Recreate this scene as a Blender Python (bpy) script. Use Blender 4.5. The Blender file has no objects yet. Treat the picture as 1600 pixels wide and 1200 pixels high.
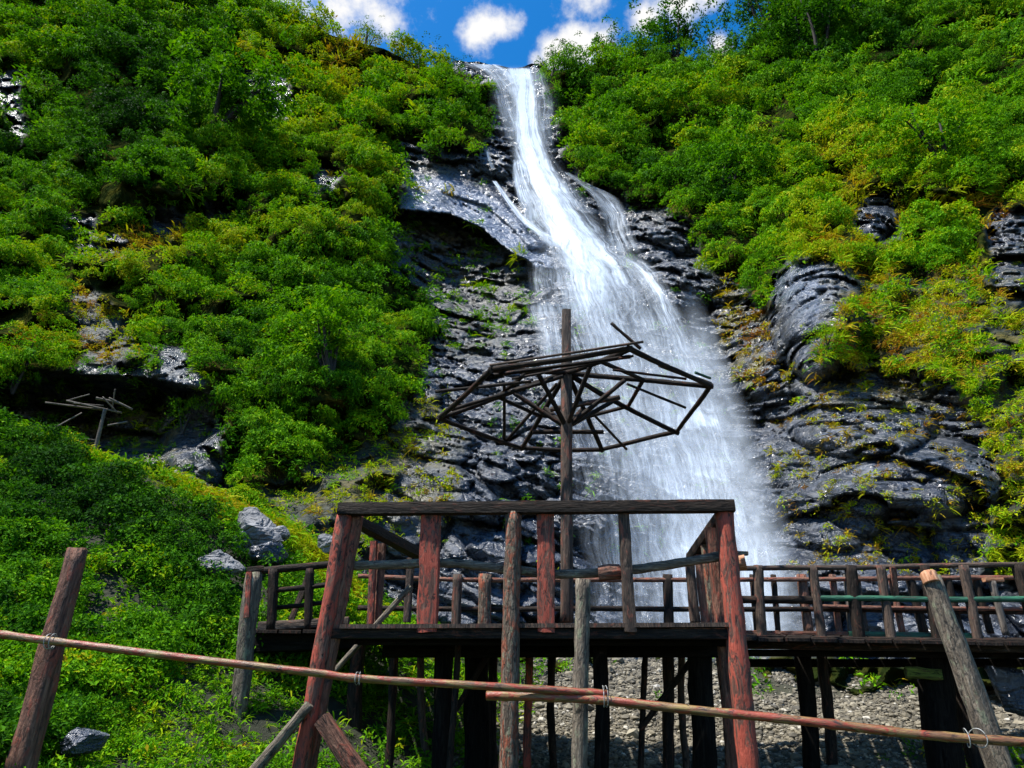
import bpy, math
import numpy as np
from mathutils import Vector, Quaternion, Matrix

SC = bpy.context.scene
# ------------------------------------------------------------------ camera
F, CX, CY = 980.0, 800.0, 600.0
PITCH = math.radians(26.1)
EYE = np.array([0.0, 0.0, 1.6])
cam_d = bpy.data.cameras.new("camera")
cam = bpy.data.objects.new("camera", cam_d)
SC.collection.objects.link(cam)
cam.location = EYE
cam.rotation_euler = (math.radians(90) + PITCH, 0, 0)
cam_d.sensor_width = 36.0
cam_d.lens = 36.0 * F / 1600.0
cam_d.clip_start, cam_d.clip_end = 0.05, 5000
SC.camera = cam
# ------------------------------------------------------------------ light
SUN = np.array([-0.40, -0.17, 0.90]); SUN /= np.linalg.norm(SUN)
sl = bpy.data.lights.new("sun", "SUN"); sl.energy = 5.0; sl.angle = math.radians(1.2); sl.color = (1.0, 0.965, 0.90)
so = bpy.data.objects.new("sun", sl); SC.collection.objects.link(so)
so.rotation_euler = Vector(-SUN).to_track_quat('-Z', 'Y').to_euler()
so.location = (-20, -20, 60)
SC.view_settings.view_transform = 'Standard'
SC.view_settings.look = 'None'
SC.view_settings.exposure = 0.95
SC.view_settings.gamma = 1.0
SC.cycles.max_bounces = 8
SC.cycles.transparent_max_bounces = 32
SC.cycles.diffuse_bounces = 2
SC.cycles.glossy_bounces = 2

def ray(px, py):
    u = (np.asarray(px, float) - CX) / F
    v = (CY - np.asarray(py, float)) / F
    c, s = math.cos(PITCH), math.sin(PITCH)
    return np.stack([u, c - v * s, s + v * c], -1)

def P(px, py, d):
    """world point seen at pixel (px,py) of the 1600x1200 photograph, d metres ahead of the viewer"""
    r = ray(px, py)
    return EYE + r * (np.asarray(d, float) / r[..., 1])[..., None]

def pxsize(px, py, d):
    """metres per pixel there"""
    r = ray(px, py)
    return np.asarray(d, float) / r[..., 1] / F

# world with clouds
W = bpy.data.worlds.new("World"); SC.world = W; W.use_nodes = True
nt = W.node_tree; nt.nodes.clear()
def N(nt, t, **kw):
    n = nt.nodes.new(t)
    for k, v in kw.items(): setattr(n, k, v)
    return n
def math_n(nt, op, a, b=None, c=None, clamp=False):
    n = N(nt, 'ShaderNodeMath', operation=op); n.use_clamp = clamp
    for i, x in enumerate((a, b, c)):
        if x is None: continue
        if isinstance(x, (int, float)): n.inputs[i].default_value = x
        else: nt.links.new(x, n.inputs[i])
    return n.outputs[0]
sky = N(nt, 'ShaderNodeTexSky', sky_type='NISHITA'); sky.sun_disc = False
sky.sun_elevation = math.asin(SUN[2]); sky.sun_rotation = math.atan2(SUN[0], SUN[1])
sky.air_density = 1.0; sky.dust_density = 0.3; sky.ozone_density = 3.0
hs = N(nt, 'ShaderNodeHueSaturation'); hs.inputs['Saturation'].default_value = 1.4; hs.inputs['Value'].default_value = 2.35
nt.links.new(sky.outputs[0], hs.inputs['Color'])
tc = N(nt, 'ShaderNodeTexCoord')
cn = N(nt, 'ShaderNodeTexNoise'); cn.inputs['Scale'].default_value = 13.0; cn.inputs['Detail'].default_value = 6; cn.inputs['Roughness'].default_value = 0.64
nt.links.new(tc.outputs['Generated'], cn.inputs['Vector'])
cm = None
for (px, py, rx) in [(540, -5, 115), (470, -40, 120), (600, 40, 45), (755, 42, 40), (780, 38, 32), (745, 52, 26), (915, -10, 42), (905, 68, 38), (866, 86, 30),
                     (936, 60, 28), (1060, 2, 48), (1012, 24, 30), (1110, -12, 36), (1125, 72, 26), (838, 104, 26)]:
    d = ray(px, py); d = d / np.linalg.norm(d)
    vm = N(nt, 'ShaderNodeVectorMath', operation='DISTANCE')
    nt.links.new(tc.outputs['Generated'], vm.inputs[0]); vm.inputs[1].default_value = d
    x = math_n(nt, 'DIVIDE', vm.outputs['Value'], rx / F * 0.82)
    x = math_n(nt, 'SUBTRACT', 1.0, x)
    cm = x if cm is None else math_n(nt, 'MAXIMUM', cm, x)
nz = math_n(nt, 'MULTIPLY_ADD', cn.outputs['Fac'], 3.4, -1.75)
cm = math_n(nt, 'ADD', cm, nz)
mr = N(nt, 'ShaderNodeMapRange', interpolation_type='SMOOTHSTEP'); mr.inputs[1].default_value = -0.2; mr.inputs[2].default_value = 0.95
nt.links.new(cm, mr.inputs[0])
mx = N(nt, 'ShaderNodeMix', data_type='RGBA')
nt.links.new(mr.outputs[0], mx.inputs['Factor']); nt.links.new(hs.outputs[0], mx.inputs['A']); mx.inputs['B'].default_value = (10.6, 10.5, 10.4, 1)
bg = N(nt, 'ShaderNodeBackground'); bg.inputs['Strength'].default_value = 0.05
nt.links.new(mx.outputs['Result'], bg.inputs['Color'])
wo = N(nt, 'ShaderNodeOutputWorld'); nt.links.new(bg.outputs[0], wo.inputs[0])

# ------------------------------------------------------------------ numeric helpers
rng = np.random.default_rng(7)
def _hash(ix, iy, iz, seed):
    h = (ix.astype(np.int64) * 374761393 + iy.astype(np.int64) * 668265263 + iz.astype(np.int64) * 2147483647 + seed * 974634777) & 0xFFFFFFFF
    h = ((h ^ (h >> 13)) * 1274126177) & 0xFFFFFFFF
    h = ((h ^ (h >> 16)) * 2246822519) & 0xFFFFFFFF
    h = h ^ (h >> 15)
    return (h & 0xFFFFFF) / float(0xFFFFFF)
def vnoise(p, seed=0):
    i = np.floor(p).astype(np.int64); f = p - i; f = f * f * f * (f * (f * 6 - 15) + 10)
    out = 0
    for dx in (0, 1):
        wx = f[..., 0] if dx else 1 - f[..., 0]
        for dy in (0, 1):
            wy = f[..., 1] if dy else 1 - f[..., 1]
            for dz in (0, 1):
                wz = f[..., 2] if dz else 1 - f[..., 2]
                out = out + wx * wy * wz * _hash(i[..., 0] + dx, i[..., 1] + dy, i[..., 2] + dz, seed)
    return out * 2 - 1
def fbm(p, o=4, seed=0, gain=0.5):
    a, s, t = 1.0, 0, 0
    for k in range(o):
        s = s + a * vnoise(p * (2.03 ** k), seed + k); t += a; a *= gain
    return s / t
def voro(p, seed=0, tilt=False):
    i = np.floor(p).astype(np.int64)
    f1 = np.full(p.shape[:-1], 9.0); f2 = f1.copy(); cid = np.zeros(p.shape[:-1]); tl = np.zeros(p.shape[:-1])
    for dx in (-1, 0, 1):
        for dy in (-1, 0, 1):
            for dz in (-1, 0, 1):
                a, b, c = i[..., 0] + dx, i[..., 1] + dy, i[..., 2] + dz
                q = np.stack([a + _hash(a, b, c, seed), b + _hash(a, b, c, seed + 1), c + _hash(a, b, c, seed + 2)], -1)
                d = np.linalg.norm(q - p, axis=-1)
                near = d < f1
                f2 = np.where(near, f1, np.minimum(f2, d)); cid = np.where(near, _hash(a, b, c, seed + 3), cid)
                tl = np.where(near, (p[..., 0] - q[..., 0]) * (_hash(a, b, c, seed + 4) - .5) + (p[..., 2] - q[..., 2]) * (_hash(a, b, c, seed + 5) - .5), tl); f1 = np.where(near, d, f1)
    return (f1, f2, cid, tl) if tilt else (f1, f2, cid)
def sstep(a, b, x):
    t = np.clip((x - a) / (b - a), 0, 1); return t * t * (3 - 2 * t)
def norm(v): return v / np.maximum(np.linalg.norm(v, axis=-1, keepdims=True), 1e-9)
def inpoly(px, py, poly):
    poly = np.asarray(poly, float); r = np.zeros(np.shape(px), bool); n = len(poly); j = n - 1
    for i in range(n):
        (xi, yi), (xj, yj) = poly[i], poly[j]
        r ^= ((yi > py) != (yj > py)) & (px < (xj - xi) * (py - yi) / (yj - yi + 1e-12) + xi); j = i
    return r
class TPS:
    def __init__(self, pts, val, smooth=1e-3):
        self.s = np.ptp(pts, axis=0).max(); self.p = pts / self.s; n = len(pts)
        K = self.k(self.p, self.p) + smooth * np.eye(n); Q = np.c_[np.ones(n), self.p]
        A = np.zeros((n + 3, n + 3)); A[:n, :n] = K; A[:n, n:] = Q; A[n:, :n] = Q.T
        self.w = np.linalg.solve(A, np.r_[val, 0, 0, 0])
    @staticmethod
    def k(a, b):
        r2 = ((a[:, None] - b[None]) ** 2).sum(-1); return 0.5 * r2 * np.log(r2 + 1e-12)
    def __call__(self, x, y):
        sh = np.shape(x); q = np.stack([np.ravel(x), np.ravel(y)], -1) / self.s; out = np.empty(len(q))
        for a in range(0, len(q), 40000):
            b = q[a:a + 40000]; out[a:a + 40000] = self.k(b, self.p) @ self.w[:-3] + self.w[-3] + b @ self.w[-2:]
        return out.reshape(sh)

# ------------------------------------------------------------------ object helpers
def link(o, parent=None):
    SC.collection.objects.link(o)
    if parent is not None: o.parent = parent
    return o
def np_mesh(name, verts, faces, mat=None, smooth=False, attrs=None, uv=None):
    """faces: (n,4) or (n,3) array"""
    me = bpy.data.meshes.new(name); verts = np.ascontiguousarray(verts, np.float32).reshape(-1, 3); faces = np.ascontiguousarray(faces, np.int32)
    k = faces.shape[1]
    me.vertices.add(len(verts)); me.vertices.foreach_set('co', verts.ravel())
    me.loops.add(faces.size); me.loops.foreach_set('vertex_index', faces.ravel())
    me.polygons.add(len(faces)); me.polygons.foreach_set('loop_start', np.arange(0, faces.size, k, dtype=np.int32))
    me.polygons.foreach_set('use_smooth', np.full(len(faces), smooth))
    for n, a in (attrs or {}).items():
        at = me.attributes.new(n, 'FLOAT', 'POINT'); at.data.foreach_set('value', np.ascontiguousarray(a, np.float32).ravel())
    if uv is not None:
        ul = me.uv_layers.new(name='UVMap'); ul.data.foreach_set('uv', np.ascontiguousarray(uv[faces.ravel()], np.float32).ravel())
    me.update(calc_edges=True); me.validate()
    if mat: me.materials.append(mat)
    return me
def tag(o, label=None, cat=None, group=None, kind=None):
    for k, v in (('label', label), ('category', cat), ('group', group), ('kind', kind)):
        if v: o[k] = v
    return o
def obj(name, me, parent=None): return link(bpy.data.objects.new(name, me), parent)
def thing(name, loc, label, cat, group=None):
    o = bpy.data.objects.new(name, None); SC.collection.objects.link(o); o.location = loc; o.empty_display_size = 0.2
    return tag(o, label, cat, group)
def grid_faces(nr, nc, flip=False):
    a = (np.arange(nr - 1)[:, None] * nc + np.arange(nc - 1)[None]).ravel()
    f = np.stack([a, a + 1, a + nc + 1, a + nc], -1)
    return f[:, ::-1] if flip else f

# ------------------------------------------------------------------ materials
def new_mat(name):
    m = bpy.data.materials.new(name); m.use_nodes = True
    return m, m.node_tree, m.node_tree.nodes['Principled BSDF']
def ramp(nt, fac, stops, interp='LINEAR'):
    r = N(nt, 'ShaderNodeValToRGB'); r.color_ramp.interpolation = interp
    e = r.color_ramp.elements
    while len(e) < len(stops): e.new(0.5)
    for k, (p, c) in enumerate(stops): e[k].position = p; e[k].color = (*c, 1) if len(c) == 3 else c
    if fac is not None: nt.links.new(fac, r.inputs[0])
    return r.outputs[0]
def noise_n(nt, vec, scale, detail=4, rough=0.55, dist=0.0):
    n = N(nt, 'ShaderNodeTexNoise'); n.inputs['Scale'].default_value = scale; n.inputs['Detail'].default_value = detail
    n.inputs['Roughness'].default_value = rough; n.inputs['Distortion'].default_value = dist
    nt.links.new(vec, n.inputs['Vector']); return n.outputs['Fac']
def mapping_n(nt, vec, scale=(1, 1, 1), rot=(0, 0, 0), loc=(0, 0, 0)):
    m = N(nt, 'ShaderNodeMapping'); m.inputs['Scale'].default_value = scale; m.inputs['Rotation'].default_value = rot; m.inputs['Location'].default_value = loc
    nt.links.new(vec, m.inputs['Vector']); return m.outputs[0]
def mix_col(nt, f, a, b, blend='MIX'):
    m = N(nt, 'ShaderNodeMix', data_type='RGBA', blend_type=blend)
    for s, x in (('Factor', f), ('A', a), ('B', b)):
        if isinstance(x, (int, float)): m.inputs[s].default_value = x
        elif isinstance(x, tuple): m.inputs[s].default_value = (*x, 1)
        else: nt.links.new(x, m.inputs[s])
    return m.outputs['Result']
def bump_n(nt, h, strength, dist):
    b = N(nt, 'ShaderNodeBump'); b.inputs['Strength'].default_value = strength; b.inputs['Distance'].default_value = dist
    nt.links.new(h, b.inputs['Height']); return b.outputs[0]

def rock_mat(name, base, warm, rough=0.42, use_veg=False, moss=(0.10, 0.115, 0.012)):
    m, nt, bs = new_mat(name)
    geo = N(nt, 'ShaderNodeNewGeometry'); pos = geo.outputs['Position']
    n1 = noise_n(nt, pos, 0.35, 5, 0.6); n2 = noise_n(nt, pos, 2.2, 6, 0.65, 0.6)
    st = noise_n(nt, mapping_n(nt, pos, (0.6, 0.6, 3.2), (0.35, 0.5, 0)), 1.6, 6, 0.65, 0.8)
    col = ramp(nt, n2, [(0.25, tuple(c * 0.45 for c in base)), (0.5, base), (0.72, tuple(c * 1.9 for c in base)), (0.85, tuple(c * 2.8 for c in base))])
    col = mix_col(nt, ramp(nt, st, [(0.42, (0, 0, 0)), (0.6, (1, 1, 1))]), mix_col(nt, 0.65, col, tuple(c * 0.35 for c in base)), col)
    col = mix_col(nt, ramp(nt, n1, [(0.56, (0, 0, 0)), (0.72, (0.7, 0.7, 0.7))]), col, mix_col(nt, n2, tuple(c * 0.6 for c in warm), tuple(c * 1.3 for c in warm)))
    vo = N(nt, 'ShaderNodeTexVoronoi', feature='DISTANCE_TO_EDGE'); vo.inputs['Scale'].default_value = 1.5
    nt.links.new(mapping_n(nt, pos, (1, 1, 2.1), (0.3, 0.4, 0.2)), vo.inputs['Vector'])
    crack = ramp(nt, vo.outputs['Distance'], [(0.0, (0, 0, 0)), (0.05, (1, 1, 1))])
    if use_veg:
        at = N(nt, 'ShaderNodeAttribute', attribute_name='veg')
        shaded_soil = mix_col(nt, n2, (0.006, 0.010, 0.003), (0.020, 0.030, 0.007))  # near-black soil colour paints shade into the gaps between shrubs
        col = mix_col(nt, at.outputs['Fac'], col, shaded_soil)
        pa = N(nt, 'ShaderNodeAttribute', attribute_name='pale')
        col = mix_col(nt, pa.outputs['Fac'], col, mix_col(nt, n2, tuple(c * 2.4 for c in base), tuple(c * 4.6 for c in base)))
        am = N(nt, 'ShaderNodeAttribute', attribute_name='moss')
        mf = math_n(nt, 'MULTIPLY', am.outputs['Fac'], ramp(nt, noise_n(nt, pos, 1.1, 5, 0.7), [(0.45, (0, 0, 0)), (0.62, (1, 1, 1))]))
        col = mix_col(nt, mf, col, mix_col(nt, n2, moss, (0.13, 0.07, 0.015)))
    nt.links.new(col, bs.inputs['Base Color'])
    rr = ramp(nt, n2, [(0.3, (rough - 0.12,) * 3), (0.7, (rough + 0.25,) * 3)])
    if use_veg:
        rm = N(nt, 'ShaderNodeMix', data_type='FLOAT'); nt.links.new(at.outputs['Fac'], rm.inputs[0]); nt.links.new(rr, rm.inputs[2]); rm.inputs[3].default_value = 1.0; rr = rm.outputs[0]
        nt.links.new(math_n(nt, 'MULTIPLY_ADD', at.outputs['Fac'], -0.6, 0.6), bs.inputs['Specular IOR Level'])
    else: bs.inputs['Specular IOR Level'].default_value = 0.6
    nt.links.new(rr, bs.inputs['Roughness'])
    hh = math_n(nt, 'ADD', math_n(nt, 'MULTIPLY', n2, 0.55), math_n(nt, 'MULTIPLY', st, 0.25))
    hh = math_n(nt, 'ADD', hh, math_n(nt, 'MULTIPLY', crack, 0.10))
    for sc_, am_ in ((0.9, .9), (2.6, .42)):
        cv = N(nt, 'ShaderNodeTexVoronoi', feature='F1', distance='CHEBYCHEV'); cv.inputs['Scale'].default_value = sc_; cv.inputs['Randomness'].default_value = 1.0
        wn = N(nt, 'ShaderNodeVectorMath', operation='MULTIPLY_ADD'); nc = N(nt, 'ShaderNodeTexNoise'); nc.inputs['Scale'].default_value = 1.2; nt.links.new(pos, nc.inputs['Vector'])
        nt.links.new(nc.outputs['Color'], wn.inputs[0]); wn.inputs[1].default_value = (.5, .5, .5); nt.links.new(pos, wn.inputs[2])
        nt.links.new(mapping_n(nt, wn.outputs[0], (1, 1, 1.5), (.5, .6, .3)), cv.inputs['Vector'])
        hh = math_n(nt, 'ADD', hh, math_n(nt, 'MULTIPLY', cv.outputs['Distance'], -am_))
    fine = noise_n(nt, pos, 9.0, 5, 0.7)
    hh = math_n(nt, 'ADD', hh, math_n(nt, 'MULTIPLY', fine, 0.12))
    nt.links.new(bump_n(nt, hh, 0.85, 0.30), bs.inputs['Normal'])
    return m
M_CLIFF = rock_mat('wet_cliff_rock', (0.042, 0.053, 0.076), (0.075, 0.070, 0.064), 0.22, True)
M_BOULDER = rock_mat('grey_boulder', (0.17, 0.175, 0.185), (0.17, 0.16, 0.15), 0.6)

def leaf_mat(name, stops, trans=0.26, rough=0.8):
    m, nt, bs = new_mat(name)
    at = N(nt, 'ShaderNodeAttribute', attribute_name='hue')
    col = ramp(nt, at.outputs['Fac'], stops)
    nt.links.new(col, bs.inputs['Base Color']); bs.inputs['Roughness'].default_value = rough; bs.inputs['Specular IOR Level'].default_value = 0.07
    tl = N(nt, 'ShaderNodeBsdfTranslucent'); nt.links.new(mix_col(nt, 1.0, col, (1.25, 1.3, 0.5), 'MULTIPLY'), tl.inputs['Color'])
    ms = N(nt, 'ShaderNodeMixShader'); ms.inputs[0].default_value = trans
    out = nt.nodes['Material Output']
    nt.links.new(bs.outputs[0], ms.inputs[1]); nt.links.new(tl.outputs[0], ms.inputs[2]); nt.links.new(ms.outputs[0], out.inputs[0])
    return m
LEAF_STOPS = [(0.0, (0.012, 0.045, 0.006)), (0.22, (0.034, 0.130, 0.003)), (0.45, (0.125, 0.310, 0.003)), (0.66, (0.31, 0.37, 0.004)),
              (0.84, (0.33, 0.23, 0.010)), (1.0, (0.24, 0.085, 0.012))]
M_LEAF = leaf_mat('hillside_leaves', LEAF_STOPS)

def wood_mat(name, dark, mid, light, red=None, red_amt=0.0, bump=0.8, rough=0.75, lichen=0.0, spec=0.35, flake=0.0):
    m, nt, bs = new_mat(name)
    tc = N(nt, 'ShaderNodeTexCoord'); oi = N(nt, 'ShaderNodeObjectInfo')
    off = N(nt, 'ShaderNodeVectorMath', operation='ADD'); cmb = N(nt, 'ShaderNodeCombineXYZ')
    nt.links.new(math_n(nt, 'MULTIPLY', oi.outputs['Random'], 37.0), cmb.inputs[2])
    nt.links.new(math_n(nt, 'MULTIPLY', oi.outputs['Random'], 11.0), cmb.inputs[0])
    nt.links.new(tc.outputs['Object'], off.inputs[0]); nt.links.new(cmb.outputs[0], off.inputs[1]); v = off.outputs[0]
    grain = noise_n(nt, mapping_n(nt, v, (34, 34, 3.0)), 1.0, 6, 0.7, 1.2)
    patch = noise_n(nt, mapping_n(nt, v, (12, 12, 3.6)), 1.0, 6, 0.7, 1.6)
    spot = noise_n(nt, mapping_n(nt, v, (22, 22, 8)), 1.0, 5, 0.7, 1.0)
    col = ramp(nt, grain, [(0.3, dark), (0.48, mid), (0.66, light), (0.8, tuple(min(1, c * 1.5) for c in light))])
    if red:
        f = ramp(nt, patch, [(0.60 - 0.25 * red_amt, (0, 0, 0)), (0.66 - 0.25 * red_amt, (1, 1, 1))])
        rc = mix_col(nt, grain, tuple(c * 0.45 for c in red), tuple(min(1, c * 1.5) for c in red))
        col = mix_col(nt, f, col, rc)
    col = mix_col(nt, ramp(nt, spot, [(0.57, (0, 0, 0)), (0.63, (0.9, 0.9, 0.9))]), col, tuple(c * 0.4 for c in dark))
    if flake > 0:
        vo = N(nt, 'ShaderNodeTexVoronoi', feature='DISTANCE_TO_EDGE'); vo.inputs['Scale'].default_value = 1.0
        dv = N(nt, 'ShaderNodeVectorMath', operation='MULTIPLY_ADD'); ncol = N(nt, 'ShaderNodeTexNoise'); ncol.inputs['Scale'].default_value = 14; ncol.inputs['Detail'].default_value = 4
        nt.links.new(v, ncol.inputs['Vector']); nt.links.new(ncol.outputs['Color'], dv.inputs[0]); dv.inputs[1].default_value = (.05, .05, .12); nt.links.new(v, dv.inputs[2])
        nt.links.new(mapping_n(nt, dv.outputs[0], (27, 27, 6.5)), vo.inputs['Vector'])
        fk = ramp(nt, vo.outputs['Distance'], [(0.0, (0, 0, 0)), (0.22, (1, 1, 1))])
        col = mix_col(nt, math_n(nt, 'MULTIPLY', math_n(nt, 'SUBTRACT', 1.0, fk), flake), col, tuple(c * .5 for c in dark))
    if lichen > 0:
        lf = noise_n(nt, mapping_n(nt, v, (14, 14, 8), loc=(3, 1, 7)), 1.0, 5, 0.7)
        col = mix_col(nt, ramp(nt, lf, [(0.60 - 0.1 * lichen, (0, 0, 0)), (0.68 - 0.1 * lichen, (0.8, 0.8, 0.8))]), col, (0.20, 0.21, 0.13))
    nt.links.new(col, bs.inputs['Base Color'])
    bs.inputs['Roughness'].default_value = rough; bs.inputs['Specular IOR Level'].default_value = spec
    h = math_n(nt, 'ADD', math_n(nt, 'MULTIPLY', grain, 0.8), math_n(nt, 'MULTIPLY', patch, 0.7))
    h = math_n(nt, 'ADD', h, math_n(nt, 'MULTIPLY', spot, -0.6))
    if flake > 0: h = math_n(nt, 'ADD', h, math_n(nt, 'MULTIPLY', fk, 0.5 * flake))
    nt.links.new(bump_n(nt, h, bump, 0.02), bs.inputs['Normal'])
    return m
WD = {
 'red':   wood_mat('peeling_red_wood', (0.030, 0.015, 0.011), (0.10, 0.042, 0.028), (0.24, 0.115, 0.075), (0.35, 0.064, 0.036), 0.55, 1.0),
 'rust':  wood_mat('reddish_brown_log', (0.034, 0.016, 0.010), (0.15, 0.062, 0.037), (0.29, 0.145, 0.09), (0.28, 0.068, 0.038), 0.25, 1.0, flake=.3),
 'bark':  wood_mat('rough_bark_pole', (0.045, 0.030, 0.020), (0.13, 0.095, 0.065), (0.27, 0.22, 0.16), (0.30, 0.080, 0.038), 0.42, 1.0, 0.85, 0.3, flake=.6),
 'grey':  wood_mat('grey_weathered_pole', (0.030, 0.027, 0.023), (0.13, 0.098, 0.068), (0.27, 0.225, 0.165), None, 0, 1.0, 0.85, 0.4, flake=.4),
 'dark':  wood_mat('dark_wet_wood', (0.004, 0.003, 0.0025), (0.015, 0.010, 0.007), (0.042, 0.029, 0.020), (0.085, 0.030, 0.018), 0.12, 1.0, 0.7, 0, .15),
 'black': wood_mat('near_black_wood', (0.002, 0.002, 0.002), (0.006, 0.005, 0.004), (0.016, 0.013, 0.010), None, 0, 0.8, 0.85, 0, .06),  # near-black wood for pillars, joists and beams below the decks
 'brown': wood_mat('brown_weathered_wood', (0.012, 0.008, 0.006), (0.048, 0.030, 0.020), (0.13, 0.085, 0.058), (0.18, 0.055, 0.032), 0.16, 1.0),
 'green': wood_mat('green_stained_wood', (0.006, 0.022, 0.014), (0.012, 0.065, 0.036), (0.03, 0.14, 0.075), (0.05, 0.04, 0.025), 0.05, 0.5, 0.55),
 'pale':  wood_mat('bleached_thatch_pole', (0.025, 0.02, 0.016), (0.08, 0.066, 0.052), (0.18, 0.15, 0.12), None, 0, 0.6, 0.8),
 'bamboo': wood_mat('old_bamboo', (0.05, 0.022, 0.012), (0.15, 0.070, 0.028), (0.30, 0.22, 0.065), (0.24, 0.040, 0.018), 0.42, 0.4, 0.42, 0, 0.5),
 'cut':   wood_mat('fresh_cut_orange_wood', (0.22, 0.08, 0.035), (0.40, 0.17, 0.08), (0.55, 0.30, 0.17), None, 0, 0.4, 0.7),
 'mossy': wood_mat('moss_covered_wood', (0.02, 0.03, 0.008), (0.07, 0.10, 0.015), (0.16, 0.20, 0.03), (0.08, 0.04, 0.02), 0.1, 1.0, 0.9),
 'tie':   wood_mat('pale_wire', (0.10, 0.10, 0.09), (0.25, 0.25, 0.23), (0.42, 0.42, 0.40), None, 0, 0.2, 0.5),
}

# ------------------------------------------------------------------ timber geometry
_seed = [100]
def timber(name, p0, p1, r0, r1, mat, parent, base, sides=14, sq=0.0, asp=1.0, bend=0.0, rough=0.09, seg=None, nodes=None, roll=None, label=None):
    """a pole or squared log from p0 to p1, its own mesh along local Z. sq: 0 round .. 1 squared, asp: depth/width"""
    _seed[0] += 1; sd = _seed[0]; g = np.random.default_rng(sd)
    p0, p1 = np.asarray(p0, float), np.asarray(p1, float); L = np.linalg.norm(p1 - p0)
    rmean = 0.5 * (r0 + r1)
    seg = seg or int(np.clip(L / max(rmean * 1.3, 0.02), 4, 40))
    if sq > 0.5: sides = 16
    t = np.linspace(0, 1, seg + 1); th = np.linspace(0, 2 * math.pi, sides, endpoint=False) + (math.pi / sides if sq <= 0.5 else 0)
    T, A = np.meshgrid(t, th, indexing='ij')
    c, s = np.cos(A), np.sin(A)
    if sq > 0:
        k = (np.abs(c) ** 8 + np.abs(s) ** 8) ** (-1 / 8.0); rad = 1 + sq * (k - 1)
    else: rad = np.ones_like(T)
    R = (r0 + (r1 - r0) * T) * rad
    q = np.stack([c * 1.6, s * 1.6, T * L / max(rmean, .01) * 0.35], -1) + sd * 3.7
    R = R * (1 + rough * (1.1 * vnoise(q, sd) + 0.6 * vnoise(q * 2.3, sd + 5) * (1.0 if sq < .5 else .6)))
    if nodes:
        z = T * L
        for zn in np.arange(g.uniform(.1, nodes), L, nodes):
            R = R * (1 + 0.13 * np.exp(-((z - zn) / 0.018) ** 2))
    X, Y, Z = R * c, R * s * asp, T * L
    Z = Z + np.where((T == 0) | (T == 1), rough * 0.9 * rmean * vnoise(q * 1.3, sd + 9), 0)
    bx, by = g.normal(size=2) * bend
    w = np.sin(T * math.pi); w2 = np.sin(T * 2.2 * math.pi + g.uniform(0, 6))
    X = X + (bx * w + bend * .4 * w2) * 1.0; Y = Y + by * w * 0.7
    V = np.stack([X, Y, Z], -1).reshape(-1, 3)
    n = sides; f = []
    a = (np.arange(seg)[:, None] * n + np.arange(n)[None]); b = (np.arange(seg)[:, None] * n + (np.arange(n)[None] + 1) % n)
    faces = np.stack([a, b, b + n, a + n], -1).reshape(-1, 4)
    caps = []
    nv = len(V); V = np.vstack([V, V[:n].mean(0), V[-n:].mean(0)])
    for j in range(n):
        caps.append((nv, (j + 1) % n, j, nv)); o = seg * n; caps.append((nv + 1, o + j, o + (j + 1) % n, nv + 1))
    me = bpy.data.meshes.new(name)
    fl = [tuple(x) for x in faces] + [(c_[0], c_[1], c_[2]) for c_ in caps]
    me.from_pydata([tuple(x) for x in V], [], fl)
    for i, pl in enumerate(me.polygons): pl.use_smooth = (i < len(faces)) and sq <= 0.5
    me.materials.append(WD[mat] if isinstance(mat, str) else mat)
    o = obj(name, me, parent)
    d = Vector((p1 - p0) / L)
    z = d; ref = Vector((0, 1, 0)) if abs(d.y) < 0.9 else Vector((0, 0, 1))
    x = ref.cross(z).normalized() if abs(d.y) < 0.9 else Vector((1, 0, 0)); y = z.cross(x).normalized(); x = y.cross(z).normalized()
    m = Matrix((x, y, z)).transposed()
    if roll: m = m @ Matrix.Rotation(roll, 3, 'Z')
    o.rotation_mode = 'QUATERNION'; o.rotation_quaternion = m.to_quaternion()
    o.location = Vector(p0 - np.asarray(base))
    if label: o['label'] = label
    return o
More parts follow.
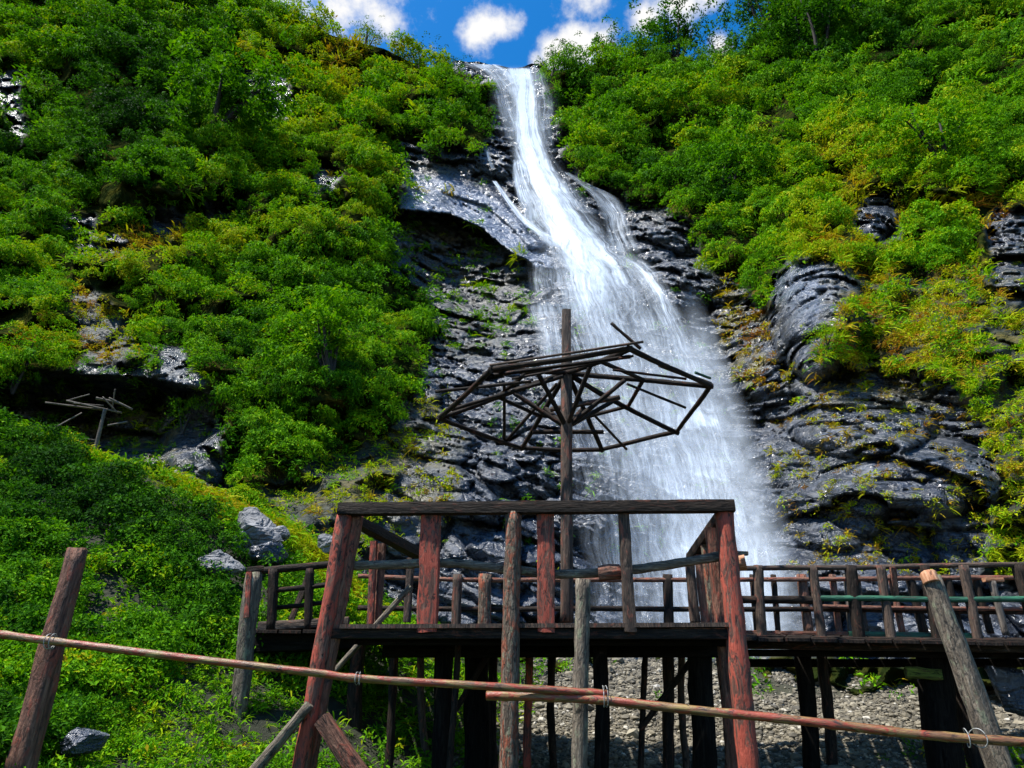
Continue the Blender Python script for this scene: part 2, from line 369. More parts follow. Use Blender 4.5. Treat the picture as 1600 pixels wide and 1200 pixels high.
def tubepath(name, pts, radii, mat, parent, base, sides=12, rough=0.1, nodes=None, seed=None, label=None, sub=10):
    """a bent pole through several points, one mesh"""
    _seed[0] += 1; sd = _seed[0]; pts = np.asarray(pts, float) - np.asarray(base); radii = np.asarray(radii, float)
    # catmull-rom resample
    n = len(pts); tt = np.linspace(0, n - 1, (n - 1) * sub + 1); k = np.clip(np.floor(tt).astype(int), 0, n - 2); f = (tt - k)[:, None]
    g = lambda i: pts[np.clip(i, 0, n - 1)]
    C = 0.5 * (2 * g(k) + (g(k + 1) - g(k - 1)) * f + (2 * g(k - 1) - 5 * g(k) + 4 * g(k + 1) - g(k + 2)) * f ** 2 + (-g(k - 1) + 3 * g(k) - 3 * g(k + 1) + g(k + 2)) * f ** 3)
    R = np.interp(tt, np.arange(n), radii)
    tan = norm(np.gradient(C, axis=0)); up = np.array([0.03, 0.1, 1.0]); up = np.where(np.abs(tan @ norm(up))[:, None] > 0.9, np.array([0, 1.0, 0.05]), up)
    x = norm(np.cross(up, tan)); y = np.cross(tan, x)
    L = np.r_[0, np.cumsum(np.linalg.norm(np.diff(C, axis=0), axis=1))]
    if nodes:
        for zn in np.arange(.13, L[-1], nodes): R = R * (1 + 0.16 * np.exp(-((L - zn) / 0.02) ** 2))
    th = np.linspace(0, 2 * math.pi, sides, endpoint=False)
    q = np.stack(np.broadcast_arrays(np.cos(th)[None] * 1.5, np.sin(th)[None] * 1.5, (L / max(R.mean(), .005) * .35)[:, None]), -1) + sd * 2.1
    RR = R[:, None] * (1 + rough * (vnoise(q, sd) + .6 * vnoise(q * 2.2, sd + 3)))
    V = C[:, None] + RR[..., None] * (np.cos(th)[None, :, None] * x[:, None] + np.sin(th)[None, :, None] * y[:, None])
    m = len(C); V = V.reshape(-1, 3)
    a = (np.arange(m - 1)[:, None] * sides + np.arange(sides)[None]); b = (np.arange(m - 1)[:, None] * sides + (np.arange(sides)[None] + 1) % sides)
    fl = [tuple(q_) for q_ in np.stack([a, b, b + sides, a + sides], -1).reshape(-1, 4)]
    fl += [tuple(range(sides))[::-1], tuple(range((m - 1) * sides, m * sides))]
    org = C[0].copy(); zax = Vector(norm(C[-1] - C[0])); quat = zax.to_track_quat('Z', 'Y'); V = (V - org) @ np.array(quat.to_matrix())
    me = bpy.data.meshes.new(name); me.from_pydata([tuple(v) for v in V], [], fl)
    for i, pl in enumerate(me.polygons): pl.use_smooth = i < len(fl) - 2
    me.materials.append(WD[mat] if isinstance(mat, str) else mat)
    o = obj(name, me, parent); o.rotation_mode = 'QUATERNION'; o.rotation_quaternion = quat; o.location = Vector(org)
    if label: o['label'] = label
    return o

# ------------------------------------------------------------------ terrain definitions
D_PTS = np.array([
 (-600,1100,9),(-600,500,12),(-600,-300,26),(0,0,33),(0,250,24),(0,450,17.5),(0,640,13.5),(200,-200,40),(200,100,31),(200,350,22),(150,520,17),(150,640,14),(150,720,13),
 (400,0,40),(400,150,33),(400,350,25),(350,550,18),(320,700,14.3),(560,50,42),(560,200,34),(560,350,27),(540,500,21.5),(520,620,17),(480,740,14.3),
 (640,60,44),(700,95,44),(740,170,40),(700,230,34.5),(640,300,31),(690,430,29),(760,470,27.5),(680,560,21.5),(640,700,15.8),(700,800,13.8),(560,820,12.8),(600,1000,11.8),
 (400,900,12),(400,1000,11.5),(0,800,12),(0,1000,11),(720,95,44),(800,100,44),(835,100,44),(815,180,39.5),(825,250,35),(880,350,29.5),(920,420,26.5),(850,480,25),(950,550,21.5),
 (850,650,17.5),(1050,650,17.5),(1000,780,15),(1100,800,14.8),(900,850,13.6),(1100,980,13),(1200,900,13),(900,1000,12.4),
 (845,140,42),(900,80,46),(1000,60,47),(1100,60,46),(1200,0,45),(900,200,38),(960,290,33.5),(1080,200,38),(1080,340,29.5),(1250,150,37),(1250,300,28.5),(1130,430,25),(1200,470,22),
 (1170,600,18.5),(1160,720,15.8),(1400,0,40),(1400,200,30),(1380,330,24),(1600,0,36),(1600,200,26.5),(1600,330,21),(1230,420,21),(1300,400,20.3),(1250,560,16.8),(1400,450,18.3),
 (1400,600,15),(1550,500,15.5),(1600,700,12),(1400,780,12.4),(1280,820,12.9),(1600,900,10.8),(1400,950,11.2),(2200,-300,28),(2200,300,16),(2200,700,10.5),(2200,1100,8.8),(1000,1150,11.6),(1600,1150,10),(-600,800,10.5)], float)
_dt = TPS(D_PTS[:, :2], np.log(D_PTS[:, 2]), 2e-4)
SKY = np.array([(-650,-430),(100,-390),(250,-210),(380,-70),(440,2),(520,40),(600,60),(640,80),(700,97),(716,94),(730,97),(748,96),(765,101),(784,103),(800,107),(816,105),(830,99),(838,100),(850,95),(900,92),(960,76),(1010,62),(1060,66),(1110,92),(1150,70),(1190,28),(1210,-30),(1300,-150),(1450,-300),(1700,-400),(2250,-430)], float)
def skyline(px):
    px = np.asarray(px, float); return np.interp(px, SKY[:, 0], SKY[:, 1]) + 16 * (1 - sstep(690, 712, px) * (1 - sstep(840, 862, px)))
_yU = lambda x: np.interp(x, [600, 640, 700, 770, 830, 880], [262, 256, 262, 290, 340, 395])
_yL = lambda x: np.interp(x, [600, 615, 700, 750, 800, 825, 870], [322, 326, 334, 355, 396, 408, 450])
BULGE = [(1275,490,75,105,2.2),(1025,365,60,45,1.6),(1065,450,62,48,1.5),(1365,335,36,42,1.5),(1580,400,55,95,1.3),(1345,660,120,55,1.1),(1420,745,150,70,0.9),(1500,560,90,60,.7),
         (1300,800,90,60,.6),(130,490,60,60,1.0),(310,660,60,120,1.1),(20,170,45,75,1.6),(425,150,55,38,1.8),(740,760,90,60,.5),(860,180,30,50,1.2),(905,330,50,45,1.3),(760,250,50,35,1.0),(1180,560,45,60,.7),
         (480,330,110,70,2.0),(250,250,150,90,2.2),(520,560,120,90,1.6),(1250,240,150,80,2.2),(1480,240,160,80,1.8),(1050,150,120,60,2.2),(1120,300,90,60,1.6),(230,420,110,70,1.0),(680,140,80,45,2.0),(150,655,210,70,-2.6),(250,575,150,40,1.2)]
# vegetation map: later entries override earlier ones. (polygon, density, kind-bias, hue shift)
ROCKC = [(695,20),(700,0),(856,0),(850,130),(868,180),(884,240),(930,290),(985,315),(1075,330),(1100,400),(1150,470),(1205,500),(1215,420),(1300,395),(1400,440),(1620,400),(1620,1030),(560,1030),(470,800),(555,745),(590,700),(625,640),(670,575),(690,520),(665,470),(632,425),(612,390),(604,335),(640,300),(625,235),(735,232),(772,200),(765,135),(715,110)]
VEG = [
 (ROCKC, 0.03, 0.0),
 ([(610,335),(690,340),(760,365),(815,410),(825,480),(760,560),(660,560),(690,520),(660,450),(620,410)], 0.34, 0.02),
 ([(400,760),(560,690),(640,640),(680,620),(700,700),(640,820),(560,880),(440,860)], 0.55, 0.20),
 ([(650,640),(740,690),(700,830),(560,900)], 0.36, 0.25),
 ([(1110,420),(1210,490),(1210,620),(1160,600),(1120,520)], 0.30, 0.42),
 ([(1290,395),(1400,440),(1620,400),(1620,900),(1530,900),(1480,700),(1330,640),(1230,600),(1280,520)], 0.59, 0.36),
 ([(1540,470),(1620,470),(1620,920),(1540,880),(1500,650)], 0.58, 0.20),
 ([(1255,560),(1500,600),(1560,720),(1540,900),(1240,900),(1200,700)], 0.17, 0.34),
 ([(1205,480),(1225,425),(1310,398),(1335,440),(1300,520),(1262,560),(1240,590),(1210,580)], 0.0, 0),
 ([(1545,340),(1620,320),(1620,470),(1550,460)], 0.15, .3),
 ([(1335,310),(1395,300),(1400,370),(1345,385)], 0.05, .3),
 ([(375,112),(430,116),(482,155),(450,188),(378,158)], 0.0, 0), ([(0,105),(30,110),(45,180),(30,225),(0,215)], 0.05, 0),
 ([(88,335),(155,338),(155,365),(90,366)], 0.02, 0), ([(120,372),(195,372),(190,395),(120,398)], 0.0, 0), ([(232,322),(306,328),(306,366),(245,360)], 0.02, 0),
 ([(100,440),(160,450),(215,520),(195,580),(140,560),(110,500)], 0.5, .3),
 ([(0,600),(120,570),(250,560),(330,650),(370,780),(180,740),(0,700)], 0.30, .05),
 ([(235,540),(290,540),(340,640),(365,760),(330,770),(280,680)], 0.04, .1),
 ([(500,245),(535,265),(530,305),(490,300)], 0.12, .2), ([(330,300),(365,310),(360,345),(330,340)], 0.1, .2),
 ([(600,215),(660,225),(700,262),(640,258)], 0.10, .35), ([(640,285),(700,300),(730,322),(650,312)], 0.3, .32),
]
HUEB = [(480,60,120,60,.15),(440,110,70,45,.2),(560,100,90,50,.2),(380,250,160,60,.13),(430,360,140,40,.14),(230,372,110,32,.44),(200,420,70,40,.2),(560,130,140,80,.10),(1150,180,90,60,.05),
        (1000,200,120,60,.08),(1330,300,60,80,.25),(1380,330,60,60,.2),(1500,330,110,30,.28),(1300,240,80,50,.12),(60,320,80,80,-.02),(250,150,150,120,-.22),(140,240,130,90,-.17),(470,470,150,80,-.06),(620,420,60,90,-.06),(720,165,50,40,-.12),(680,75,40,25,-.15),  # negative left-hill zones: darker green, with deeper shade put into the leaf colour
        (1400,80,160,60,-.13),(1200,80,120,50,-.10),(1060,60,80,40,-.12),(900,130,50,50,-.1),(1120,330,90,50,-.14),(620,500,120,80,-.05),(550,590,120,70,-.05),(30,600,60,40,.02),(40,530,70,30,.28),(120,540,70,25,.3),
        (1290,380,50,20,.35),(1550,350,60,40,.3),(1430,240,120,40,.06)]
def veg_density(px, py):
    jx = px + 14 * vnoise(np.stack([px / 22, py / 22, px * 0 + 3.3], -1), 41) + 7 * vnoise(np.stack([px / 9, py / 9, px * 0 + 1.3], -1), 43)
    jy = py + 14 * vnoise(np.stack([px / 22, py / 22, px * 0 + 9.7], -1), 42) + 7 * vnoise(np.stack([px / 9, py / 9, px * 0 + 5.3], -1), 44)
    d = np.ones(np.shape(px)); h = np.zeros(np.shape(px))
    for poly, dens, hs_ in VEG:
        m = inpoly(jx, jy, poly); d = np.where(m, dens, d); h = np.where(m, hs_, h)
    return d, h
def hue_field(px, py):
    h = 0.40 + 0.13 * fbm(np.stack([px / 120, py / 90, px * 0], -1), 3, 51) + 0.10 * vnoise(np.stack([px / 45, py / 35, px * 0 + 2], -1), 53)
    for cx, cy, rx, ry, dh in HUEB: h = h + dh * np.exp(-(((px - cx) / rx) ** 2 + ((py - cy) / ry) ** 2))
    return h
def cliff_depth(px, py, rock=None, detail=1.0):
    """distance ahead of the cliff face seen at a pixel; rock: 0..1 (1 = bare)"""
    px, py = np.asarray(px, float), np.asarray(py, float)
    d = np.exp(_dt(px, np.maximum(py, skyline(px) - 10)))
    t = (py - _yU(px)) / (_yL(px) - _yU(px)); lat = sstep(560, 640, px) * (1 - sstep(800, 880, px))
    slab = np.where(t < 0, 0, np.where(t <= 1, t ** 1.1 * 2.3, -0.6 * np.exp(-(py - _yL(px)) / 170)))
    d = d - slab * lat
    ck = np.interp(px, [690, 760, 800, 832], [300, 322, 356, 392])
    d = d + 0.55 * lat * sstep(-1.5, 1.5, py - ck) * (1 - sstep(6, 40, py - ck)) * sstep(680, 710, px) * (t < 1)
    for cx, cy, rx, ry, a in BULGE:
        r2 = ((px - cx) / rx) ** 2 + ((py - cy) / ry) ** 2; d = d - a * np.sqrt(np.clip(1 - r2, 0, 1)) * 1.0
    if detail <= 0: return d
    p = P(px, py, d); s = d / 16.0
    if rock is None: rock = 1 - veg_density(px, py)[0] > 0.5
    rock = np.asarray(rock, float)
    smooth = np.maximum(lat * ((t > 0) & (t < 1.02)) * 0.75, .35 * np.exp(-(((px - 1262) / 50) ** 2 + ((py - 460) / 70) ** 2) ** 2))
    # blocky fractured rock, strata dipping to the right
    ca, sa = math.cos(0.5), math.sin(0.5)
    q = np.stack([(p[..., 0] * ca - p[..., 2] * sa) * .55, p[..., 1] * 0.35, (p[..., 0] * sa + p[..., 2] * ca) * 1.05], -1)
    q = q + 0.14 * np.stack([vnoise(q * .9, 61), vnoise(q * .9, 62), vnoise(q * .9, 63)], -1)
    f1, f2, ci, t1 = voro(q * 0.7, 70, True); g1, g2, cj, t2 = voro(q * 1.7, 80, True); h1, h2, ck2, t3 = voro(q * 4.0, 90, True)
    frac = 0.35 + 0.65 * sstep(-.35, .35, vnoise(q * .33 + 5, 97))
    blk = (ci - .5) * 1.0 + t1 * 2.6 + frac * ((cj - .5) * 0.50 + (ck2 - .5) * 0.14 + t2 * 1.9 + t3 * .8)
    edge = 0.34 * np.exp(-(f2 - f1) / 0.05) + frac * 0.20 * np.exp(-(g2 - g1) / 0.06) + frac * .06 * np.exp(-(h2 - h1) / .07)
    rn = blk * 0.8 + edge * 1.1 + 0.40 * fbm(q * 0.5, 5, 66, 0.55) + (f1 - .4) * .35 + (g1 - .4) * 0.15
    d = d + rock * rn * (0.75 + 0.25 * s) * detail * (1 - smooth) * 0.85
    # lumpy shrubs on the slopes
    ln = fbm(np.stack([px / 75, py / 55, px * 0 + 7], -1), 3, 31)
    d = d - (1 - rock) * (1 - np.abs(ln) * 2.2) * 0.075 * d * detail
    return d

# ground heightfield (world)
G = np.array([(0,0,0),(-5,-10,0),(5,-10,0),(20,0,.2),(-20,0,1.5),(-3.5,4.6,1.1),(-2,4.5,.55),(0,5,.3),(2,5,.2),(5,6,.4),(1,8,.7),(3,8,.75),(6,8,.9),(3,10.5,1.55),(2,13,2.45),(6,12,2.1),(9,11,1.9),(0,9,1.05),(0,12,2.1),
 (-8.7,10,5.6),(-7.2,10,5.25),(-5.6,10,4.85),(-4.2,10.3,4.3),(-3.2,10.5,3.75),(-2.5,10.6,3.1),(-1.4,11,2.4),(-8.7,11.6,4.2),(-5.6,11.6,3.5),(-3.5,12.0,2.9),(-6,7,2.7),(-4,7,1.95),(-2.5,7,1.35),(-8.5,7,3.4),(-1,7,.8),(-6,8.6,3.7),(-3.6,8.8,2.85),
 (-4.5,3,1.1),(0,40,4),(30,30,4),(-30,30,6),(-15,10,6.2),(15,10,1.8),(0,-40,0),(40,-30,0),(-40,-30,1),(-9,5,2.5)], float)
_gt = TPS(G[:, :2], G[:, 2], 1e-4)
def ground_z(x, y, detail=True):
    x, y = np.asarray(x, float), np.asarray(y, float)
    z = np.clip(_gt(np.clip(x, -40, 40), np.clip(y, -40, 40)), -1, 9)
    if detail:
        z = z + 0.14 * fbm(np.stack([x * .9, y * .9, x * 0], -1), 4, 21)
    return z
def gz(x, y): return float(ground_z(np.array([x]), np.array([y]))[0])

# ------------------------------------------------------------------ cliff mesh
cols = np.r_[np.arange(-640, -40, 20), np.arange(-40, 1640, 2.6), np.arange(1640, 2240, 20)]
NR = 460
tv = np.linspace(0, 1, NR)
PX = np.broadcast_to(cols[None], (NR, len(cols))).copy()
top = skyline(cols); 
# rows concentrated in the visible part
bot = 1160.0
PY = top[None] + (bot - top[None]) * tv[:, None]
vis_top = np.maximum(top, -30)
PY = np.where(tv[:, None] < 0.04, top[None] + (vis_top - top)[None] * (tv[:, None] / 0.04), vis_top[None] + (bot - vis_top[None]) * ((tv[:, None] - 0.04) / 0.96))
VD, VH = veg_density(PX, PY)
rockm = 1 - np.clip((VD - .3) * 2.4, 0, 1)
# soften
for _ in range(2):
    rockm = (np.roll(rockm, 1, 0) + np.roll(rockm, -1, 0) + np.roll(rockm, 1, 1) + np.roll(rockm, -1, 1) + rockm * 2) / 6
CD = cliff_depth(PX, PY, rockm)
V = P(PX, PY, CD)
# back of the ridge
b1 = V[0] + np.array([0, 2.5, -0.8]); b2 = V[0] + np.array([0, 9, -6.0]); b3 = V[0] + np.array([0, 22, -28.0])
Vall = np.concatenate([b3[None], b2[None], b1[None], V], 0)
pad = lambda a: np.concatenate([np.repeat(a[:1], 3, 0), a], 0)
mossm = np.clip(0.25 * sstep(0.08, 0.3, VD) + 0.9 * np.exp(-(((PX - 1160) / 60) ** 2 + ((PY - 540) / 90) ** 2)) + 0.8 * np.exp(-(((PX - 670) / 60) ** 2 + ((PY - 262) / 14) ** 2))
                + .7 * np.exp(-(((PX - 1040) / 40) ** 2 + ((PY - 330) / 14) ** 2)) + 0.5 * (PX > 1280) * (PY < 640) * (PY > 380) + 0.30 * sstep(760, 600, PX) * (PY > 600), 0, 1)
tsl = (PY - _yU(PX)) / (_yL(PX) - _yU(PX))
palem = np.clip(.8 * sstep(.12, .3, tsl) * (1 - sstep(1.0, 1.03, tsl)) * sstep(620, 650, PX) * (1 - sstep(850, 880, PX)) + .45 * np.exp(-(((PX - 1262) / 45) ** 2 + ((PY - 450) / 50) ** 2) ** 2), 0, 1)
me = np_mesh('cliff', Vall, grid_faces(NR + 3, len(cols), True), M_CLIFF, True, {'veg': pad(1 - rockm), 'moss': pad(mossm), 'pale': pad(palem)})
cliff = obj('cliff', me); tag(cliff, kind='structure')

# ------------------------------------------------------------------ ground mesh
def axis(a, b, n, c): return None
gx = np.r_[np.arange(-60, -12, 2.0), np.arange(-12, 12.01, 0.09), np.arange(12.5, 62, 2.0)]
gy = np.r_[np.arange(-60, 2.5, 2.5), np.arange(2.6, 15, 0.09), np.arange(15.5, 42, 2.0)]
GX, GY = np.meshgrid(gx, gy)
GZ = ground_z(GX, GY)
m, nt, bs = new_mat('shaded_ground_soil')
geo = N(nt, 'ShaderNodeNewGeometry'); n2 = noise_n(nt, geo.outputs['Position'], 3.0, 6, .65); n3 = noise_n(nt, geo.outputs['Position'], 22.0, 5, .7)
at = N(nt, 'ShaderNodeAttribute', attribute_name='gravelly')
shaded_soil = mix_col(nt, n2, (0.007, 0.010, 0.003), (0.024, 0.028, 0.008)); grit = mix_col(nt, n3, (0.06, 0.052, 0.036), (0.20, 0.175, 0.125))  # soil darkened so gaps between the plants read as shade
nt.links.new(mix_col(nt, at.outputs['Fac'], shaded_soil, grit), bs.inputs['Base Color']); bs.inputs['Roughness'].default_value = 0.9
nt.links.new(bump_n(nt, n3, 1.0, 0.05), bs.inputs['Normal']); M_SOIL = m
def gravel_mask(x, y):
    a = sstep(-1.0, 0.4, x - 0.25 * (y - 8) + 0.5 * vnoise(np.stack([x, y, x * 0], -1), 15)) * sstep(6.0, 7.2, y + .4 * vnoise(np.stack([x * 1.4, y * 1.4, x * 0], -1), 16))
    hole = sstep(0.30, 0.5, fbm(np.stack([x * .75, y * .75, x * 0 + 4], -1), 3, 19))
    return a * (1 - 0.85 * hole)
gm = gravel_mask(GX, GY)
me = np_mesh('ground', np.stack([GX, GY, GZ], -1), grid_faces(len(gy), len(gx)), M_SOIL, True, {'gravelly': gm})
tag(obj('ground', me), kind='structure')

# ------------------------------------------------------------------ waterfall
def water_mat():
    m, nt, bs = new_mat('falling_water')
    uv = N(nt, 'ShaderNodeUVMap', uv_map='UVMap'); d = N(nt, 'ShaderNodeAttribute', attribute_name='dens'); sf = N(nt, 'ShaderNodeAttribute', attribute_name='soft')
    wv = noise_n(nt, mapping_n(nt, uv.outputs[0], (3, 3, 1)), 1.0, 3, .5)
    add = N(nt, 'ShaderNodeVectorMath', operation='ADD'); cb = N(nt, 'ShaderNodeCombineXYZ')
    nt.links.new(math_n(nt, 'MULTIPLY_ADD', wv, 0.16, -0.08), cb.inputs[0]); nt.links.new(uv.outputs[0], add.inputs[0]); nt.links.new(cb.outputs[0], add.inputs[1])
    s1 = noise_n(nt, mapping_n(nt, add.outputs[0], (16, 1.1, 1)), 1.0, 3, .6, 0.4)
    s2 = noise_n(nt, mapping_n(nt, add.outputs[0], (52, 2.4, 1), loc=(4, 2, 0)), 1.0, 3, .6, 0.3)
    s3 = noise_n(nt, mapping_n(nt, uv.outputs[0], (5, 4.5, 1), loc=(9, 5, 0)), 1.0, 4, .6, 0.6)
    st = math_n(nt, 'ADD', math_n(nt, 'MULTIPLY', s1, 0.55), math_n(nt, 'MULTIPLY', s2, 0.45))
    st = ramp(nt, st, [(0.40, (0, 0, 0)), (0.52, (.30, .30, .30)), (0.68, (1, 1, 1))])
    md = ramp(nt, s3, [(0.32, (0.45,) * 3), (0.62, (1.1,) * 3)])
    st = math_n(nt, 'MULTIPLY', st, md)
    soft = math_n(nt, 'MULTIPLY_ADD', s3, 1.1, 0.05)
    stm = N(nt, 'ShaderNodeMix', data_type='FLOAT'); nt.links.new(sf.outputs['Fac'], stm.inputs[0]); nt.links.new(st, stm.inputs[2]); nt.links.new(soft, stm.inputs[3])
    x = math_n(nt, 'MULTIPLY_ADD', stm.outputs[0], 1.25, 0.10)
    dd = d.outputs['Fac']
    core = math_n(nt, 'MULTIPLY', math_n(nt, 'MAXIMUM', math_n(nt, 'SUBTRACT', dd, 0.70), 0.0), 2.6)
    core = math_n(nt, 'MULTIPLY', core, math_n(nt, 'MULTIPLY_ADD', st, 1.1, 0.38))
    a = math_n(nt, 'ADD', math_n(nt, 'MULTIPLY', x, dd), core, clamp=True)
    a = math_n(nt, 'MINIMUM', a, 0.98)
    bs.inputs['Base Color'].default_value = (0.72, 0.81, 0.92, 1); bs.inputs['Roughness'].default_value = 0.5; bs.inputs['Specular IOR Level'].default_value = 0.07
    tl = N(nt, 'ShaderNodeBsdfTranslucent'); tl.inputs['Color'].default_value = (0.86, 0.90, 0.95, 1)
    m1 = N(nt, 'ShaderNodeMixShader'); m1.inputs[0].default_value = 0.35; nt.links.new(bs.outputs[0], m1.inputs[1]); nt.links.new(tl.outputs[0], m1.inputs[2])
    tr = N(nt, 'ShaderNodeBsdfTransparent'); m2 = N(nt, 'ShaderNodeMixShader')
    nt.links.new(a, m2.inputs[0]); nt.links.new(tr.outputs[0], m2.inputs[1]); nt.links.new(m1.outputs[0], m2.inputs[2])
    nt.links.new(m2.outputs[0], nt.nodes['Material Output'].inputs[0])
    return m
M_WATER = water_mat()
wv_, wf_, wd_, ws_, wu_ = [], [], [], [], []; wn = [0]
def ribbon(path, dens, soft=0.0, off=0.8, na=18, fade=(0.05, 0.12), edge=0.45, uscale=1.0, rel=0.3, wob=4.0, brk=0.12):
    """path: (left_x, right_x, y) rows -> a sheet of water following the rock"""
    path = np.asarray(path, float); n = len(path)
    seg = np.r_[0, np.cumsum(np.hypot(np.diff((path[:, 0] + path[:, 1]) / 2), np.diff(path[:, 2])))]
    m = int(max(seg[-1] / 4.0, 8)); tt = np.linspace(0, seg[-1], m)
    l = np.interp(tt, seg, path[:, 0]); r = np.interp(tt, seg, path[:, 1]); y = np.interp(tt, seg, path[:, 2])
    k = np.ones(9) / 9
    sm = lambda a: np.convolve(np.pad(a, 4, mode='edge'), k, 'valid')
    l, r, y = sm(l), sm(r), sm(y)
    a = np.linspace(0, 1, na)
    X = l[:, None] + (r - l)[:, None] * a[None]; Y = np.repeat(y[:, None], na, 1)
    sd = len(wv_) * 7.3
    X = X + wob * vnoise(np.stack([X / 40 + sd, Y / 40, X * 0], -1), 11); 
    D0 = cliff_depth(X, Y, np.ones_like(X), 0.0); D1 = cliff_depth(X, Y, np.ones_like(X), 1.0)
    D = D0 * (1 - rel) + D1 * rel
    mk = np.pad(D, ((8, 8), (0, 0)), mode='edge'); D = np.min([mk[i:i + m] for i in range(17)], 0)
    for _ in range(2):
        mk = np.pad(D, ((9, 9), (0, 0)), mode='edge'); D = np.mean([mk[i:i + m] for i in range(19)], 0)
        mk = np.pad(D, ((0, 0), (3, 3)), mode='edge'); D = np.mean([mk[:, i:i + na] for i in range(7)], 0)
    D = D - off * (0.5 + 0.5 * D0 / 20) * .6
    p = P(X, Y, D)
    f = np.minimum(sstep(0, max(fade[0], 1e-3), tt / seg[-1]), 1 - sstep(1 - max(fade[1], 1e-3), 1.0001, tt / seg[-1])) if fade else np.ones(m)
    hp = D1 - D0; mk = np.pad(hp, ((12, 12), (0, 0)), mode='edge'); hp = hp - np.mean([mk[i:i + m] for i in range(25)], 0)
    prof = np.minimum(a, 1 - a) * 2; prof = sstep(0, edge, prof)
    dn = dens(X, Y) if callable(dens) else np.full(X.shape, dens)
    dn = dn * np.clip(1 + brk * hp, .2, 1.7) * prof[None] * np.clip(f, 0, 1)[:, None]
    wv_.append(p.reshape(-1, 3)); wf_.append(grid_faces(m, na) + wn[0]); wn[0] += m * na
    wd_.append(dn.ravel()); ws_.append(np.full(m * na, soft)); 
    wu_.append(np.stack([(a[None] - .5) * uscale + np.zeros((m, 1)) + sd, (tt[:, None] / 110.0) + 0 * a[None] + sd], -1).reshape(-1, 2))
def strand(pts, dens, **kw):
    ribbon([(x - w / 2, x + w / 2, y) for x, y, w in pts], dens, uscale=kw.pop('us', 0.4), **kw)
# broad veil
FANL = [(822,372),(822,420),(828,480),(838,560),(858,640),(884,720),(897,800),(908,900),(925,1040)]
FANR = [(985,372),(1022,420),(1068,480),(1102,545),(1126,620),(1152,700),(1178,790),(1204,870),(1240,1040)]
yy = np.linspace(385, 1040, 26)
fl_ = np.interp(yy, [q[1] for q in FANL], [q[0] for q in FANL]); fr_ = np.interp(yy, [q[1] for q in FANR], [q[0] for q in FANR])
FAN = np.stack([fl_, fr_, yy], -1)
def fan_d(X, Y):
    l = np.interp(Y, yy, fl_); r = np.interp(Y, yy, fr_); a = (X - l) / (r - l)
    v = 0.39 + 0.20 * sstep(.25, .6, a) * sstep(480, 640, Y)
    v = v - 0.16 * np.exp(-((a - .12) / .12) ** 2) * sstep(560, 760, Y)
    return v * (0.8 + .35 * fbm(np.stack([X / 60, Y / 130, X * 0], -1), 3, 17))
ribbon(FAN, fan_d, off=0.8, na=90, fade=(0.06, 0.001), edge=0.2, uscale=2.6, rel=0.45, brk=.8)
ribbon([(a + 30, b - 6, c) for a, b, c in FAN[5:]], lambda X, Y: 0.55 * fan_d(X, Y), off=1.0, na=70, fade=(0.2, 0.001), edge=0.3, uscale=2.2, rel=0.5)
# upper fall
strand([(804,101,96),(812,118,70),(818,150,62),(822,195,64),(830,238,74),(848,280,96),(868,322,112),(892,362,134),(925,402,165),(945,440,170),(962,490,160),(985,550,150),(1005,620,150)], 1.1, us=.7, fade=(0.01, .5), edge=.75, na=26)
strand([(815,110,34),(819,160,32),(825,220,36),(842,270,46),(864,320,60),(890,370,86),(910,410,90),(918,450,80),(928,500,74),(945,560,80)], 1.1, us=.4, off=1.1, fade=(0.01, .45), edge=.9, na=20)
strand([(728,97,30),(748,104,34),(770,122,30),(785,150,26),(798,190,26),(808,230,24)], .62, us=.3, fade=(.02, .2))
strand([(752,98,56),(782,112,44),(804,138,34),(814,170,28)], .85, us=.3, fade=(.02, .3))
strand([(842,108,22),(852,150,22),(858,195,18),(862,235,14)], .42, us=.3)
strand([(806,244,14),(812,275,22),(820,310,28),(836,348,42),(848,366,44)], .8, us=.35)
strand([(880,266,8),(900,280,14),(918,292,24),(940,302,40),(955,322,44),(966,356,46),(978,402,56)], .66, us=.4)
strand([(764,230,7),(769,248,8),(771,270,9)], .8, us=.15)
strand([(768,278,7),(788,306,10),(812,338,14),(846,366,24),(884,392,44)], .95, us=.2, fade=(.02, .1))
# bright cores spreading below the step
strand([(905,388,150),(912,430,110),(922,480,92),(944,535,96),(968,600,110),(996,690,130),(1015,780,140),(1030,880,150)], lambda X, Y: 0.92 - 0.60 * sstep(400, 640, Y), us=.9, na=30, fade=(.10, .3), edge=1.0, off=1.1)
strand([(950,392,70),(995,412,62),(1026,446,52),(1046,490,46),(1062,540,54),(1084,610,66),(1110,690,80),(1140,790,90),(1172,900,100),(1190,1000,110)], lambda X, Y: 0.90 - 0.50 * sstep(430, 640, Y), us=.6, na=26, fade=(.10, .1), edge=1.0, off=1.1)
strand([(1052,610,80),(1062,700,90),(1082,800,100),(1100,900,110),(1110,1020,120)], .36, us=.7, na=24, off=.9)
strand([(846,470,44),(856,520,50),(866,580,50),(880,650,44)], .5, us=.4, na=18)
strand([(1010,432,6),(1022,424,10),(1040,424,10)], .6, us=.1)
ribbon([(828,905,466),(828,912,475),(830,925,500)], .7, off=1.0, na=30, fade=(.2, .7), edge=.6, uscale=.8)
ribbon([(945,1090,815),(940,1100,850),(940,1110,900)], .5, off=1.0, na=36, fade=(.35, .4), edge=.4, uscale=1.0)
ribbon([(1150,1215,830),(1150,1232,880),(1160,1250,960)], .6, off=1.0, na=30, fade=(.35, .3), edge=.6, uscale=.6)
